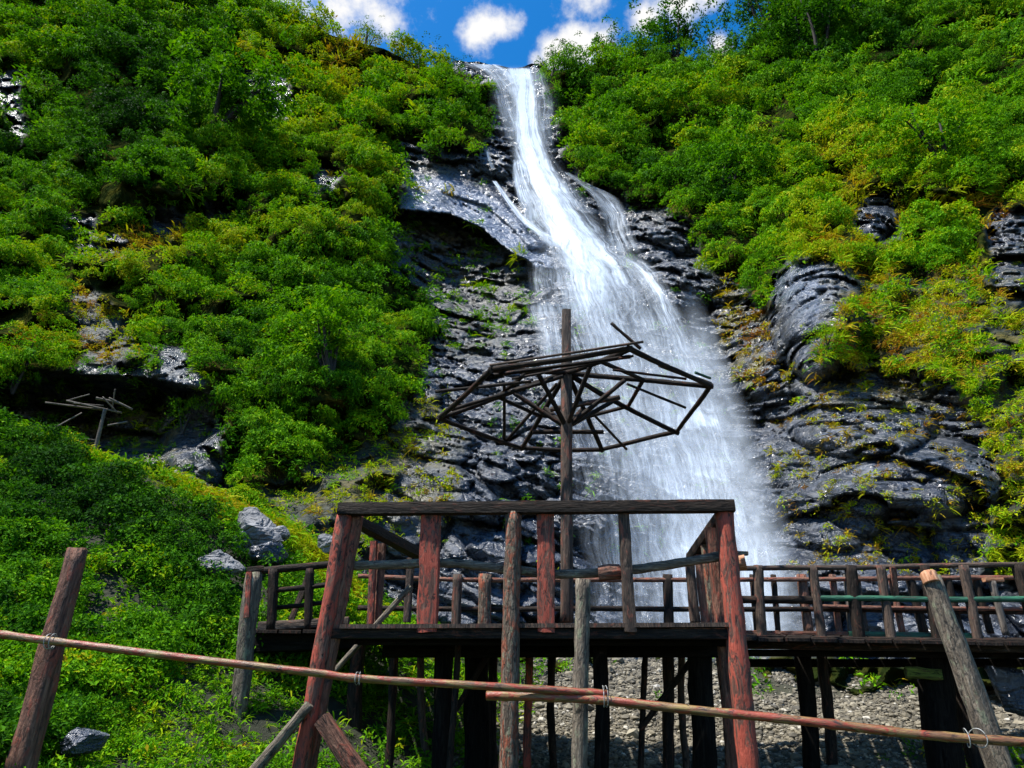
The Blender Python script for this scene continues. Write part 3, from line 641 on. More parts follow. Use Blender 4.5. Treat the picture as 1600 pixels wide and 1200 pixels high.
# spray beside the fall
strand([(1070,440,46),(1096,520,60),(1122,610,84),(1150,700,104),(1178,800,112),(1206,920,120),(1226,1030,120)], .30, soft=1.0, us=1.0, na=30, off=1.3, edge=1.0, fade=(.2, .05), rel=.3)
strand([(1000,440,150),(1030,560,220),(1060,700,260),(1090,840,280),(1110,1020,300)], .22, soft=1.0, us=1.4, na=40, off=1.5, edge=1.0, fade=(.25, .05), rel=.2)
strand([(800,96,90),(808,112,110),(818,150,110),(828,230,110)], .22, soft=1.0, us=.7, na=24, off=1.3, edge=1.0, fade=(.2, .2), rel=.2)
me = np_mesh('waterfall', np.vstack(wv_), np.vstack(wf_), M_WATER, True, {'dens': np.concatenate(wd_), 'soft': np.concatenate(ws_)}, uv=np.vstack(wu_))
tag(obj('waterfall', me), kind='structure')

# ------------------------------------------------------------------ foliage
def leaf_clumps(C, A, R, H, n, lr=0.34, wr=0.4, droop=0.25, g=rng, shell=0.45):
    K = len(C); C = np.repeat(C, n, 0); A = np.repeat(A, n, 0); R = np.repeat(R, n)[:, None]; H = np.repeat(H, n); m = K * n
    d = norm(norm(g.normal(size=(m, 3))) + A * 0.75)
    pos = C + R * d * g.uniform(0.15, 1, (m, 1)) ** shell
    ld = norm(d * 0.7 + g.normal(size=(m, 3)) * 0.45 + np.array([0, 0, -droop]))
    n0 = norm(d * 0.5 + A * 0.7 + g.normal(size=(m, 3)) * 0.35); s = norm(np.cross(ld, n0)); nn = np.cross(s, ld)
    L = R * lr * g.uniform(.6, 1.3, (m, 1)); Wd = L * wr * g.uniform(.8, 1.2, (m, 1))
    v = np.stack([pos - ld * L * .5, pos + s * Wd * .5 + nn * L * .06 - ld * L * .05, pos + ld * L * .5 - nn * L * .16, pos - s * Wd * .5 + nn * L * .06 - ld * L * .05], 1)
    hue = np.clip(H + g.normal(size=m) * 0.085, 0, 1)
    return v.reshape(-1, 3), np.repeat(hue, 4)
def fern_clumps(C, A, R, H, n, g=rng, width=0.10, droop=0.9):
    K = len(C); C = np.repeat(C, n, 0); A = np.repeat(A, n, 0); R = np.repeat(R, n)[:, None]; H = np.repeat(H, n); m = K * n
    d = norm(norm(g.normal(size=(m, 3))) * 0.9 + A * 0.9); L = R * g.uniform(.6, 1.5, (m, 1))
    s = norm(np.cross(d, g.normal(size=(m, 3)))); p = C + R * 0.25 * g.normal(size=(m, 3)); vs = []
    for k, (t, w) in enumerate(((0, .6), (.4, 1.0), (.75, .8), (1.0, .12))):
        q = p + d * L * t + np.array([0, 0, -1.0]) * L * droop * t * t * .6
        vs += [q - s * L * width * w * .5, q + s * L * width * w * .5]
    v = np.stack(vs, 1); return v.reshape(-1, 3), np.repeat(np.clip(H + g.normal(size=m) * .06, 0, 1), 8)
def quads_leaf(nv): return np.arange(nv).reshape(-1, 4)
def quads_fern(nv):
    b = (np.arange(nv // 8) * 8)[:, None]; k = np.array([0, 1, 3, 2, 2, 3, 5, 4, 4, 5, 7, 6])[None]; return (b + k).reshape(-1, 4)
class Leaves:
    def __init__(s): s.v, s.f, s.h, s.n = [], [], [], 0
    def leaf(s, *a, **k):
        v, h = leaf_clumps(*a, **k); s.v.append(v); s.h.append(h); s.f.append(quads_leaf(len(v)) + s.n); s.n += len(v)
    def fern(s, *a, **k):
        v, h = fern_clumps(*a, **k); s.v.append(v); s.h.append(h); s.f.append(quads_fern(len(v)) + s.n); s.n += len(v)
    def mesh(s, name, base=(0, 0, 0), mat=None):
        return np_mesh(name, np.vstack(s.v) - np.asarray(base), np.vstack(s.f), mat or M_LEAF, False, {'hue': np.concatenate(s.h)})
def cliff_normal(px, py, rock):
    e = 6.0; f = lambda x, y: P(x, y, cliff_depth(x, y, rock))
    a = f(px + e, py) - f(px - e, py); b = f(px, py + e) - f(px, py - e)
    n = norm(np.cross(a, b)); flip = (n * (P(px, py, np.full(px.shape, 10.0)) - EYE)).sum(-1) > 0
    return np.where(flip[:, None], -n, n)
def scatter_cliff(n, x0, x1, y0, y1, seed):
    g = np.random.default_rng(seed); px = g.uniform(x0, x1, n); py = g.uniform(y0, y1, n)
    k = py > skyline(px) + 2; px, py = px[k], py[k]
    d, hs_ = veg_density(px, py); gap = sstep(.16, .34, fbm(np.stack([px / 46, py / 24, px * 0 + 20], -1), 3, 131)) * (d > .55)
    keep = g.uniform(size=len(px)) < d * (1 - .93 * gap); px, py, d, hs_ = px[keep], py[keep], d[keep], hs_[keep]
    rock = (d < 0.5).astype(float); D = cliff_depth(px, py, rock)
    return g, px, py, d, hs_, rock, D
def hillside(name, n, x0, x1, y0, y1, seed, coarse=False):
    g, px, py, dn, hs_, rock, D = scatter_cliff(n, x0, x1, y0, y1, seed)
    p = P(px, py, D); nm = cliff_normal(px, py, rock); A = norm(nm * 0.55 + np.array([0, -0.1, 0.75]))
    mpp = pxsize(px, py, D)
    hue = hue_field(px, py) + hs_ * 1.0 + g.normal(size=len(px)) * 0.05
    sz = 1.5 if coarse else 1.0
    clear = np.minimum.reduce([veg_density(px + a, py + b)[0] for a, b in ((0, -22), (0, -42), (-20, -8), (20, -8))]) >= .6
    L = Leaves(); sparse = dn < 0.6; kind = g.uniform(size=len(px))
    # low plants and ferns hugging the slope
    sp = sparse | ~clear | (kind < .30) | ((hue > .60) & (kind < .85))
    fern = sp & ((sparse & (kind < .5)) | (~sparse & (kind < .10 + .6 * sstep(.55, .7, hue))))
    low = sp & ~fern
    R = mpp * np.exp(np.clip(g.normal(size=len(px)) * .35, -.7, .45)) * np.where(sparse, 9, 11) * sz
    L.leaf(p[low], A[low], R[low], hue[low] - .04, 34, lr=.42, wr=.5)
    L.fern(p[fern], A[fern], R[fern] * 1.1, np.clip(hue[fern] + .08, 0, 1), 20)
    # bushes: domes carrying many leafy sprays
    bi = np.where(~sp)[0]; bi = bi[: int(len(bi) * .72)]; ns = 9
    RB = mpp[bi] * (19 - 7 * np.exp(-((px[bi] - 780) / 90) ** 2 - ((py[bi] - 100) / 90) ** 2)) * np.exp(np.clip(g.normal(size=len(bi)) * .42, -.8, .5)) * sz
    Cb = np.repeat(p[bi] + A[bi] * RB[:, None] * .15, ns, 0); Ab = np.repeat(A[bi], ns, 0); Rb = np.repeat(RB, ns); hb = np.repeat(np.minimum(hue[bi], .66), ns)
    dd = norm(norm(g.normal(size=Cb.shape)) + Ab * 1.0 + np.array([0, 0, .25])); dd[:, 2] *= .85
    up = np.clip((dd * Ab).sum(-1), -1, 1)
    q = Cb + dd * (Rb * g.uniform(.75, 1.05, len(Rb)))[:, None]
    sp_ = (vnoise(np.stack([px[bi] / 70, py[bi] / 60, px[bi] * 0 + 60], -1), 161) + g.normal(size=len(bi)) * .25); sp_ = np.repeat(np.digitize(sp_, (-.22, .22)), ns)
    hb = hb + np.repeat(g.normal(size=len(bi)) * .055, ns)
    for kx, (lr_, wr_, nl, dh, dr) in enumerate(((.40, .62, 40, -.03, .2), (.46, .48, 34, 0, .3), (.66, .26, 30, .03, .75))):
        e = sp_ == kx
        L.leaf(q[e], norm(dd[e] + Ab[e] * .4), Rb[e] * g.uniform(.28, .48, int(e.sum())), hb[e] + dh + g.normal(size=int(e.sum())) * .03, 26 if coarse else nl, lr=lr_, wr=wr_, droop=dr)
    o = obj(name, L.mesh(name)); tag(o, kind='stuff'); return o
lf = hillside('left_hillside_shrubbery', 13000, -20, 790, -20, 900, 201)
tag(lf, 'dense green shrubbery covering the left slope beside the fall', 'shrubbery')
rt = hillside('right_hillside_shrubbery', 14500, 790, 1625, -20, 900, 202)
tag(rt, 'bright green shrubbery covering the right slope beside the fall', 'shrubbery')
def rock_ferns():
    g, px, py, dn, hs_, rock, D = scatter_cliff(6500, 1195, 1625, 385, 900, 207); k = (dn > .3) & (px > 1225) & ((px < 1530) | (g.uniform(size=len(px)) < .35)); px, py, D, hs_ = px[k], py[k], D[k], hs_[k]
    rk = np.ones(len(px)); p = P(px, py, D); A = norm(cliff_normal(px, py, rk) * .7 + np.array([0, 0, .6])); mpp = pxsize(px, py, D)
    hue = .42 + .42 * sstep(-.5, .7, fbm(np.stack([px / 40, py / 30, px * 0], -1), 3, 99)) + g.normal(size=len(px)) * .09; a = g.uniform(size=len(px)) < .5; L = Leaves()
    R = mpp * 9 * np.exp(np.clip(g.normal(size=len(px)) * .4, -.7, .6))
    L.leaf(p[a], A[a], R[a], hue[a], 24, lr=.42, wr=.45); L.fern(p[~a], A[~a], R[~a] * 1.15, hue[~a], 20)
    o = obj('rock_wall_ferns', L.mesh('rock_wall_ferns')); tag(o, 'yellow green and rusty ferns clinging to the dark rock wall at right', 'ferns', kind='stuff')
rock_ferns()
lo = hillside('outer_hillside_shrubbery', 900, -640, -20, -300, 1000, 203, True); tag(lo, 'green shrubbery on the slope continuing past the left end', 'shrubbery')
ro = hillside('outer_hillside_shrubbery', 900, 1625, 2230, -300, 1000, 204, True); tag(ro, 'green shrubbery on the slope continuing past the right end', 'shrubbery')
to = hillside('upper_hillside_shrubbery', 700, -100, 1700, -300, -20, 205, True); tag(to, 'green shrubbery on the high slopes above the fall', 'shrubbery')

# ground cover: mound and foreground
def ground_cover(name, n, seed, label):
    g = np.random.default_rng(seed)
    y = np.exp(g.uniform(math.log(3.2), math.log(13), n)); x = g.uniform(-1.02, 0.98, n) * (y * 1.0)
    gmk = gravel_mask(x, y); gp = sstep(.12, .32, fbm(np.stack([x * 1.1, y * 1.6, x * 0 + 30], -1), 4, 141)); keep = g.uniform(size=n) < (1 - .9 * gp) * np.where(x < -.4, 1.0, 0.22) * (1 - gmk * .97) * np.where((x > -1.7) & (x < 2.3) & (y > 5.6) & (y < 8.3), .45, 1)
    x, y = x[keep], y[keep]; z = ground_z(x, y); p = np.stack([x, y, z], -1)
    e = .06; nm = norm(np.stack([-(ground_z(x + e, y) - ground_z(x - e, y)) / (2 * e), -(ground_z(x, y + e) - ground_z(x, y - e)) / (2 * e), np.ones_like(x)], -1))
    A = norm(nm * .6 + np.array([0, 0, .6])); d = y
    ridge = np.exp(-((y - 10.05) / .6) ** 2) * (x < -1.8)
    hue = .34 - .12 * sstep(6.8, 8.6, y) * (x < -2.2) + .18 * fbm(np.stack([x * .8, y * .8, x * 0], -1), 3, 77) + .33 * ridge + g.normal(size=len(x)) * .06 + .10 * np.exp(-((x + 3) / 1.6) ** 2 - ((y - 8) / 1.5) ** 2)
    hue = hue + .28 * (g.uniform(size=len(x)) < .04)
    R = np.exp(np.clip(g.normal(size=len(x)) * .35, -.7, .5)) * (0.05 + 0.014 * d) * np.where((x > -3.6) & (y < 7.6), .58, .75); kind = g.uniform(size=len(x)); L = Leaves()
    a = (kind < .52) & (ridge < .55); b = ~a
    L.leaf(p[a] + A[a] * R[a][:, None] * .3, A[a], R[a], hue[a], 30, lr=.42, wr=.45)
    L.fern(p[b], A[b], R[b] * 1.0, hue[b] + .05, 24, width=.085)
    cx_ = g.uniform(-9.2, -2.4, 2600); cy_ = 10.0 + g.normal(size=2600) * .28 + .04 * (cx_ + 6); cz_ = ground_z(cx_, cy_)
    L.fern(np.stack([cx_, cy_, cz_], -1), np.tile(np.array([0, -.2, 1.0]), (2600, 1)), g.uniform(.07, .16, 2600), np.clip(.70 + .12 * vnoise(np.stack([cx_ * 1.5, cy_, cx_ * 0], -1), 9) + g.normal(size=2600) * .05, 0, 1), 18, width=.07)
    bi = np.where((x < -1.6) & (ridge < .25) & (y < 10.2) & ~((x > -3.4) & (y < 7.8)))[0][:1300]; ns = 8; RB = (0.07 + 0.016 * y[bi]) * np.exp(np.clip(g.normal(size=len(bi)) * .4, -.7, .5))
    Cb = np.repeat(p[bi], ns, 0); Ab = np.repeat(A[bi], ns, 0); Rb = np.repeat(RB, ns)
    dd = norm(norm(g.normal(size=Cb.shape)) + Ab + np.array([0, 0, .3])); q = Cb + dd * (Rb * g.uniform(.7, 1.05, len(Rb)))[:, None]
    L.leaf(q, norm(dd + Ab * .4), Rb * g.uniform(.28, .48, len(Rb)), np.repeat(hue[bi] - .06, ns), 26, lr=.46, wr=.5)
    o = obj(name, L.mesh(name)); tag(o, label, 'ground cover', kind='stuff')
ground_cover('ground_cover', 26000, 301, 'low green ferns and weeds covering the mound and the bank below it')

# gravel
def pebbles(name, n, seed):
    g = np.random.default_rng(seed); y = g.uniform(6.2, 13.6, n * 4); x = g.uniform(-1.2, 10.5, n * 4)
    k = (g.uniform(size=len(x)) < gravel_mask(x, y)) & (np.abs(x) < y * .95 + .5); x, y = x[k][:n], y[k][:n]; z = ground_z(x, y)
    t = (1 + 5 ** .5) / 2
    iv = norm(np.array([(-1,t,0),(1,t,0),(-1,-t,0),(1,-t,0),(0,-1,t),(0,1,t),(0,-1,-t),(0,1,-t),(t,0,-1),(t,0,1),(-t,0,-1),(-t,0,1)], float))
    fi = np.array([(0,11,5),(0,5,1),(0,1,7),(0,7,10),(0,10,11),(1,5,9),(5,11,4),(11,10,2),(10,7,6),(7,1,8),(3,9,4),(3,4,2),(3,2,6),(3,6,8),(3,8,9),(4,9,5),(2,4,11),(6,2,10),(8,6,7),(9,8,1)])
    m = len(x); s = np.exp(g.normal(-4.0, .52, m)).clip(.010, .14)
    V = iv[None] * (1 + g.normal(size=(m, 12, 1)) * .11); sc = g.uniform(.55, 1.25, (m, 1, 3)) * np.array([1, 1, .65]); V = V * sc * s[:, None, None]
    a = g.uniform(0, 6.28, m); c, s_ = np.cos(a)[:, None], np.sin(a)[:, None]
    V = np.stack([V[..., 0] * c - V[..., 1] * s_, V[..., 0] * s_ + V[..., 1] * c, V[..., 2]], -1)
    V = V + np.stack([x, y, z + s * .25], -1)[:, None]
    Fc = (fi[None] + (np.arange(m) * 12)[:, None, None]).reshape(-1, 3)
    mt, nt, bs = new_mat('river_gravel'); at = N(nt, 'ShaderNodeAttribute', attribute_name='hue')
    geo = N(nt, 'ShaderNodeNewGeometry'); nn = noise_n(nt, geo.outputs['Position'], 40, 4, .6)
    c0 = ramp(nt, at.outputs['Fac'], [(0, (.05, .045, .035)), (.35, (.11, .095, .068)), (.75, (.21, .18, .125)), (.95, (.32, .285, .21)), (1, (.52, .49, .43))])
    nt.links.new(mix_col(nt, nn, mix_col(nt, .5, c0, (.05, .045, .03)), c0), bs.inputs['Base Color']); bs.inputs['Roughness'].default_value = .75
    o = obj(name, np_mesh(name, V.reshape(-1, 3), Fc, mt, False, {'hue': np.repeat(g.uniform(size=m), 12)}))
    tag(o, 'grey and beige river gravel on the bank under the platform', 'gravel', kind='stuff')
pebbles('gravel', 80000, 401)

# ------------------------------------------------------------------ boulders
def boulder(px, py, d, w, h, label, seed, depth=.8, mat=None):
    g = np.random.default_rng(seed); n = 48; th = np.linspace(0, 2 * math.pi, n, endpoint=False); ph = np.linspace(-math.pi / 2, math.pi / 2, 30)
    PH, TH = np.meshgrid(ph, th, indexing='ij'); u = np.stack([np.cos(PH) * np.cos(TH), np.cos(PH) * np.sin(TH), np.sin(PH)], -1)
    pn = norm(g.normal(size=(17, 3))); ph_ = g.uniform(.72, 1.0, 17); dots = np.einsum('...k,jk->...j', u, pn)
    r = np.min(np.where(dots > .08, ph_ / np.maximum(dots, .08), 9.0), -1).clip(.5, 1.3)
    q1, q2, c2 = voro(u * 3.2 + seed, seed + 9); r = r * (1 + .10 * (c2 - .5) - .05 * np.exp(-(q2 - q1) / .06) + .05 * fbm(u * 4 + seed, 4, seed))
    mp = float(pxsize(px, py, d)); sz = np.array([w, w * depth, h]) * mp * .5
    V = (u * r[..., None] * sz).reshape(-1, 3); a = np.arange(29)[:, None] * n + np.arange(n)[None]; b = np.arange(29)[:, None] * n + (np.arange(n)[None] + 1) % n
    me = np_mesh('boulder', V, np.stack([a, b, b + n, a + n], -1).reshape(-1, 4), mat or M_BOULDER, False)
    o = obj('boulder', me); o.location = P(px, py, d); o.rotation_euler = (0, g.uniform(-.25, .25), g.uniform(-.5, .5))
    tag(o, label, 'boulder', 'boulders on the mossy bank'); return o
boulder(396, 840, 9.35, 92, 74, 'largest pale grey boulder, cracked, below the mossy crest of the mound', 11)
boulder(440, 836, 9.4, 28, 22, 'small rounded pale stone just right of the largest pale boulder', 12)
boulder(424, 866, 9.1, 52, 38, 'dark angular stone tucked under the right side of the largest boulder', 13, mat=M_CLIFF)
boulder(342, 884, 8.5, 66, 46, 'flat grey rock slab among rusty moss below the largest boulder', 14)
boulder(130, 1160, 5.3, 62, 44, 'dark wet stone in the weeds beside the leaning fence post', 17, mat=M_CLIFF)
boulder(512, 848, 9.8, 34, 28, 'whitish stone at the right end of the mossy crest', 18)
boulder(1590, 1080, 7.6, 70, 90, 'dark smooth boulder at the gravel edge behind the slanting grey post', 19, mat=M_CLIFF)

# ------------------------------------------------------------------ timber structures
def down(pt, pb, d, extra=0.25, dz=None):
    """top and bottom points of a pole seen from pt to pb (pixels), carried on down into the ground"""
    a = P(pt[0], pt[1], d); b = P(pb[0], pb[1], d if dz is None else dz); v = b - a
    for _ in range(12):
        z = gz(b[0], b[1]) - extra; b = a + v * ((z - a[2]) / v[2]) if abs(v[2]) > 1e-6 else b
    return a, b
def wr(px, py, d, w): return float(pxsize(px, py, d)) * w / 2
def post(name, pt, pb, d, wt, wb, mat, par, base, ground=True, **kw):
    if ground: a, b = down(pt, pb, d)
    else: a, b = P(pt[0], pt[1], d), P(pb[0], pb[1], kw.pop('d2', d))
    return timber(name, b, a, wr(pb[0], min(pb[1], 1180), d, wb), wr(pt[0], pt[1], d, wt), mat, par, base, **kw)
def rail(name, pts, w, mat, par, base, **kw):
    """pts: (px,py,d)"""
    return tubepath(name, [P(*q) for q in pts], [wr(q[0], q[1], q[2], w) for q in pts], mat, par, base, **kw)
def beam(name, a, b, h, mat, par, base, asp=0.7, **kw):
    pa, pb = P(*a), P(*b); kw.setdefault('sq', 1.0); kw.setdefault('rough', .035); kw.setdefault('seg', 24)
    return timber(name, pa, pb, wr(*a, h) , wr(*b, h), mat, par, base, asp=asp, **kw)

# viewing platform
pb_ = P(840, 985, 7.0); pb_[2] = gz(pb_[0], pb_[1])
plat = thing('viewing_platform', pb_, 'raised timber viewing platform with peeling red posts and a dark squared top rail', 'platform')
dF = lambda x: 5.9 - .18 * (x - 545) / 590
post('post', (539, 803), (470, 1200), 5.90, 24, 26, 'red', plat, pb_, label='left corner post, outer slat of the split red trunk')
post('post', (556, 806), (497, 1120), 5.97, 25, 20, 'rust', plat, pb_, label='left corner post, inner slat of the split red trunk')
post('post', (802, 802), (794, 1200), 5.80, 25, 30, 'bark', plat, pb_, sides=16, label='bark covered round post')
post('post', (1131, 798), (1170, 1200), 5.74, 27, 32, 'red', plat, pb_, sq=.3, label='right corner post of red peeling timber')
post('post', (1110, 826), (1150, 1190), 6.0, 16, 17, 'rust', plat, pb_, sq=.8)
post('picket', (673, 803), (667, 988), dF(670), 31, 33, 'red', plat, pb_, ground=False, sq=.85, asp=.45, label='wide red picket')
post('picket', (852, 801), (854, 988), dF(850), 27, 28, 'red', plat, pb_, ground=False, sq=.85, asp=.5)
post('picket', (974, 800), (985, 988), dF(980), 17, 20, 'brown', plat, pb_, ground=False, sq=.7, asp=.8, label='narrow brown picket')
beam('top_rail', (530, 796, 5.86), (1146, 791, 5.68), 19.5, 'dark', plat, pb_, asp=1.0, label='squared dark front rail')
beam('top_rail', (552, 812, 5.98), (662, 870, 8.25), 19, 'dark', plat, pb_, asp=.8)
beam('top_rail', (1128, 806, 5.86), (1082, 872, 8.2), 19, 'dark', plat, pb_, asp=.8)
rail('middle_rail', [(548, 884, 6.0), (620, 882, 5.96), (700, 880, 5.93), (790, 889, 5.9), (870, 897, 5.88), (958, 893, 5.86), (1040, 883, 5.84), (1126, 869, 5.82)], 14, 'grey', plat, pb_, rough=.14, label='crooked log rail')
rail('knot', [(935, 896, 5.84), (950, 895, 5.83), (968, 894, 5.84)], 22, 'rust', plat, pb_, rough=.2)
# deck and frame
zd = P(545, 978, 5.9)[2]
def deckpt(px, py, d): q = P(px, py, d); q[2] = zd; return q
c1, c2, c3, c4 = deckpt(525, 978, 5.85), deckpt(1150, 978, 5.68), deckpt(1100, 965, 8.35), deckpt(628, 965, 8.35)
nb = 17; bv, bf = [], []; g = np.random.default_rng(5)
for k in range(nb):
    a, b = (k + .03) / nb, (k + .97) / nb; j = g.uniform(-.05, .05); hz = g.uniform(0, .012)
    q = [c1 + (c4 - c1) * a, c2 + (c3 - c2) * a, c2 + (c3 - c2) * b, c1 + (c4 - c1) * b]
    e = (q[1] - q[0]) / np.linalg.norm(q[1] - q[0]) * j
    i0 = len(bv)
    for dz in (-.035 + hz, hz):
        for t in q: bv.append(tuple(t + e + np.array([0, 0, dz]) - pb_))
    bf += [(i0 + 3, i0 + 2, i0 + 1, i0), (i0 + 4, i0 + 5, i0 + 6, i0 + 7)] + [(i0 + s, i0 + (s + 1) % 4, i0 + 4 + (s + 1) % 4, i0 + 4 + s) for s in range(4)]
me = bpy.data.meshes.new('deck'); me.from_pydata(bv, [], bf); me.materials.append(WD['brown']); obj('deck', me, plat)
beam('beam', (505, 990, 5.93), (1150, 991, 5.74), 15, 'dark', plat, pb_, asp=.8, label='front edge beam')
for (a, b, h) in [((560, 1000, 6.05), (1140, 1001, 5.95), 15), ((600, 1012, 6.6), (1130, 1012, 6.5), 28), ((620, 1008, 7.4), (1120, 1008, 7.3), 24), ((640, 1000, 8.2), (1100, 1000, 8.2), 22)]:
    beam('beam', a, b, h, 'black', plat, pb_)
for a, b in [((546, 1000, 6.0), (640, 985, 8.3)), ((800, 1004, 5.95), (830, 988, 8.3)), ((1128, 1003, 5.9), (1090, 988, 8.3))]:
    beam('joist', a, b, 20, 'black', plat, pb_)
# side posts at the back, under pillars
for pt, pb, d, w, mt in [((584, 846), (579, 975), 7.0, 11, 'red'), ((597, 850), (590, 975), 7.1, 12, 'rust'), ((642, 872), (636, 972), 8.1, 12, 'brown'),
                         ((1078, 884), (1086, 972), 7.9, 15, 'brown'), ((1093, 868), (1104, 975), 7.6, 16, 'rust'), ((1104, 852), (1117, 978), 7.0, 17, 'bark')]:
    post('side_post', pt, pb, d, w, w, mt, plat, pb_, ground=False, sq=.6)
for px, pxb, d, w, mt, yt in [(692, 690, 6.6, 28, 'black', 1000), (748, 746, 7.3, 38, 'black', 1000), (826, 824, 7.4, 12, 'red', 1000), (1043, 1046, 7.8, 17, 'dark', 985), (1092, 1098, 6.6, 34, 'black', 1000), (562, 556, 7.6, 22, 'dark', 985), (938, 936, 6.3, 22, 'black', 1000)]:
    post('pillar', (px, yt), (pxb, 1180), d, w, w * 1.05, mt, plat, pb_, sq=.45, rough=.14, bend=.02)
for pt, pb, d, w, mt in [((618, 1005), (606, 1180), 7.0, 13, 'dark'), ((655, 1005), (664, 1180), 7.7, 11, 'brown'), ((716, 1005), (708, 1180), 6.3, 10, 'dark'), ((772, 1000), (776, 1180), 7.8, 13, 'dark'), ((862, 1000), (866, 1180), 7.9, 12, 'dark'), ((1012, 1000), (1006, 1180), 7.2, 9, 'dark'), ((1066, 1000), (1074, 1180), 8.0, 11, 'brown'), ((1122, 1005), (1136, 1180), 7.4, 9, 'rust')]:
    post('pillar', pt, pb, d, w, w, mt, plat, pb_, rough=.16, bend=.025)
for a, b in [((700, 1130, 7.0), (764, 1020, 7.2), ), ((1000, 1140, 6.9), (1086, 1024, 6.8))]:
    beam('brace', a, b, 9, 'dark', plat, pb_, asp=1, sq=.2, rough=.12)
post('brace', (484, 1100), (392, 1212), 5.8, 15, 19, 'grey', plat, pb_, label='thin grey brace')
post('brace', (503, 1122), (562, 1212), 5.78, 24, 40, 'rust', plat, pb_, sq=.7, label='thick red split brace')
beam('brace', (520, 1052, 6.9), (642, 916, 6.9), 9, 'grey', plat, pb_, asp=1, sq=.4)
rail('rail_end', [(1128, 884, 6.05), (1150, 880, 5.98), (1165, 878, 5.95)], 25, 'cut', plat, pb_, rough=.08, label='orange cut log end with a small grey cap')
beam('end_cap', (1143, 864, 5.98), (1168, 865, 5.98), 6, 'grey', plat, pb_, asp=1.5)

# boardwalk
bw = P(1300, 1000, 7.6); bw[2] = gz(bw[0], bw[1])
walk = thing('boardwalk', bw, 'long raised timber boardwalk with thin rails running behind the platform to the right', 'boardwalk')
rail('top_rail', [(1120, 889, 7.5), (1230, 887, 7.4), (1330, 887, 7.3), (1460, 884, 7.2), (1600, 882, 7.0), (1760, 880, 6.8)], 8, 'brown', walk, bw, rough=.06)
rail('top_rail', [(402, 893, 7.5), (470, 886, 7.5), (545, 880, 7.5)], 11, 'dark', walk, bw, rough=.1)
rail('middle_rail', [(1120, 937, 7.55), (1200, 937, 7.45), (1285, 938, 7.4)], 12, 'dark', walk, bw)
rail('middle_rail', [(1276, 935, 7.36), (1360, 935, 7.25), (1480, 937, 7.15), (1600, 936, 7.0), (1760, 936, 6.8)], 9, 'green', walk, bw, rough=.06, label='green stained rail')
rail('middle_rail', [(418, 923, 7.5), (475, 918, 7.5), (545, 909, 7.5)], 8, 'dark', walk, bw)
rail('middle_rail', [(425, 950, 7.6), (480, 945, 7.6), (545, 936, 7.6)], 7, 'dark', walk, bw)
rail('far_rail', [(560, 900, 8.7), (720, 906, 8.7), (900, 906, 8.7), (1080, 906, 8.6), (1300, 905, 8.5), (1480, 903, 8.4), (1760, 902, 8.2)], 7, 'rust', walk, bw, rough=.08)
rail('far_rail', [(560, 950, 8.7), (760, 952, 8.7), (920, 951, 8.7), (1090, 952, 8.6), (1300, 952, 8.5), (1480, 955, 8.4), (1760, 958, 8.2)], 8, 'dark', walk, bw, rough=.08)
rail('far_rail', [(1272, 947, 8.45), (1400, 950, 8.4), (1540, 951, 8.3), (1760, 953, 8.2)], 6, 'rust', walk, bw, rough=.08)
beam('edge_beam', (1150, 1003, 7.45), (1780, 1012, 6.8), 20, 'dark', walk, bw, sq=.7, label='near edge beam')
beam('edge_beam', (1160, 988, 7.5), (1330, 990, 7.4), 6, 'rust', walk, bw)
beam('edge_beam', (1326, 990, 7.38), (1520, 993, 7.2), 7, 'green', walk, bw)
beam('edge_beam', (404, 979, 7.5), (545, 971, 7.5), 14, 'brown', walk, bw, sq=.6)
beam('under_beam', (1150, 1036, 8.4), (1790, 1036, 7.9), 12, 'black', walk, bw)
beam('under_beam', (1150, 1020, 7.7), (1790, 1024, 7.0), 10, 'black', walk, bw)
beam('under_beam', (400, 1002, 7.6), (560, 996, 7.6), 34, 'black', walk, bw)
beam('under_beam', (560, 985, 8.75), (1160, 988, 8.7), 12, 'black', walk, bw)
# walkway planks
q1, q2, q3, q4 = P(398, 980, 7.4), P(1790, 1003, 6.75), P(1790, 996, 8.3), P(398, 974, 8.9)
nbw = 34; bv, bf = [], []
for k in range(nbw):
    a, b = (k + .04) / nbw, (k + .96) / nbw; hz = g.uniform(0, .012); i0 = len(bv)
    q = [q1 + (q2 - q1) * a, q1 + (q2 - q1) * b, q4 + (q3 - q4) * b, q4 + (q3 - q4) * a]
    for dz in (-.03 + hz, hz):
        for t in q: bv.append(tuple(t + np.array([0, 0, dz - .03]) - bw))
    bf += [(i0 + 3, i0 + 2, i0 + 1, i0), (i0 + 4, i0 + 5, i0 + 6, i0 + 7)] + [(i0 + s, i0 + (s + 1) % 4, i0 + 4 + (s + 1) % 4, i0 + 4 + s) for s in range(4)]
me = bpy.data.meshes.new('deck'); me.from_pydata(bv, [], bf); me.materials.append(WD['dark']); obj('deck', me, walk)
for x0, x1, w, mt in [(1184, 1191, 14, 'brown'), (1269, 1286, 13, 'brown'), (1328, 1344, 16, 'dark'), (1375, 1394, 13, 'brown'), (1444, 1466, 13, 'dark'), (1505, 1530, 13, 'brown'), (1590, 1622, 15, 'dark'), (1690, 1735, 18, 'dark')]:
    dd = 7.5 - .65 * (x0 - 1150) / 600
    post('post', (x0, 884), (x1, 1006), dd, w, w, mt, walk, bw, ground=False, sq=.5)
for x0, x1, w, mt in [(428, 424, 15, 'dark'), (484, 481, 13, 'dark')]: post('post', (x0, 889), (x1, 985), 7.5, w, w, mt, walk, bw, ground=False, sq=.4)
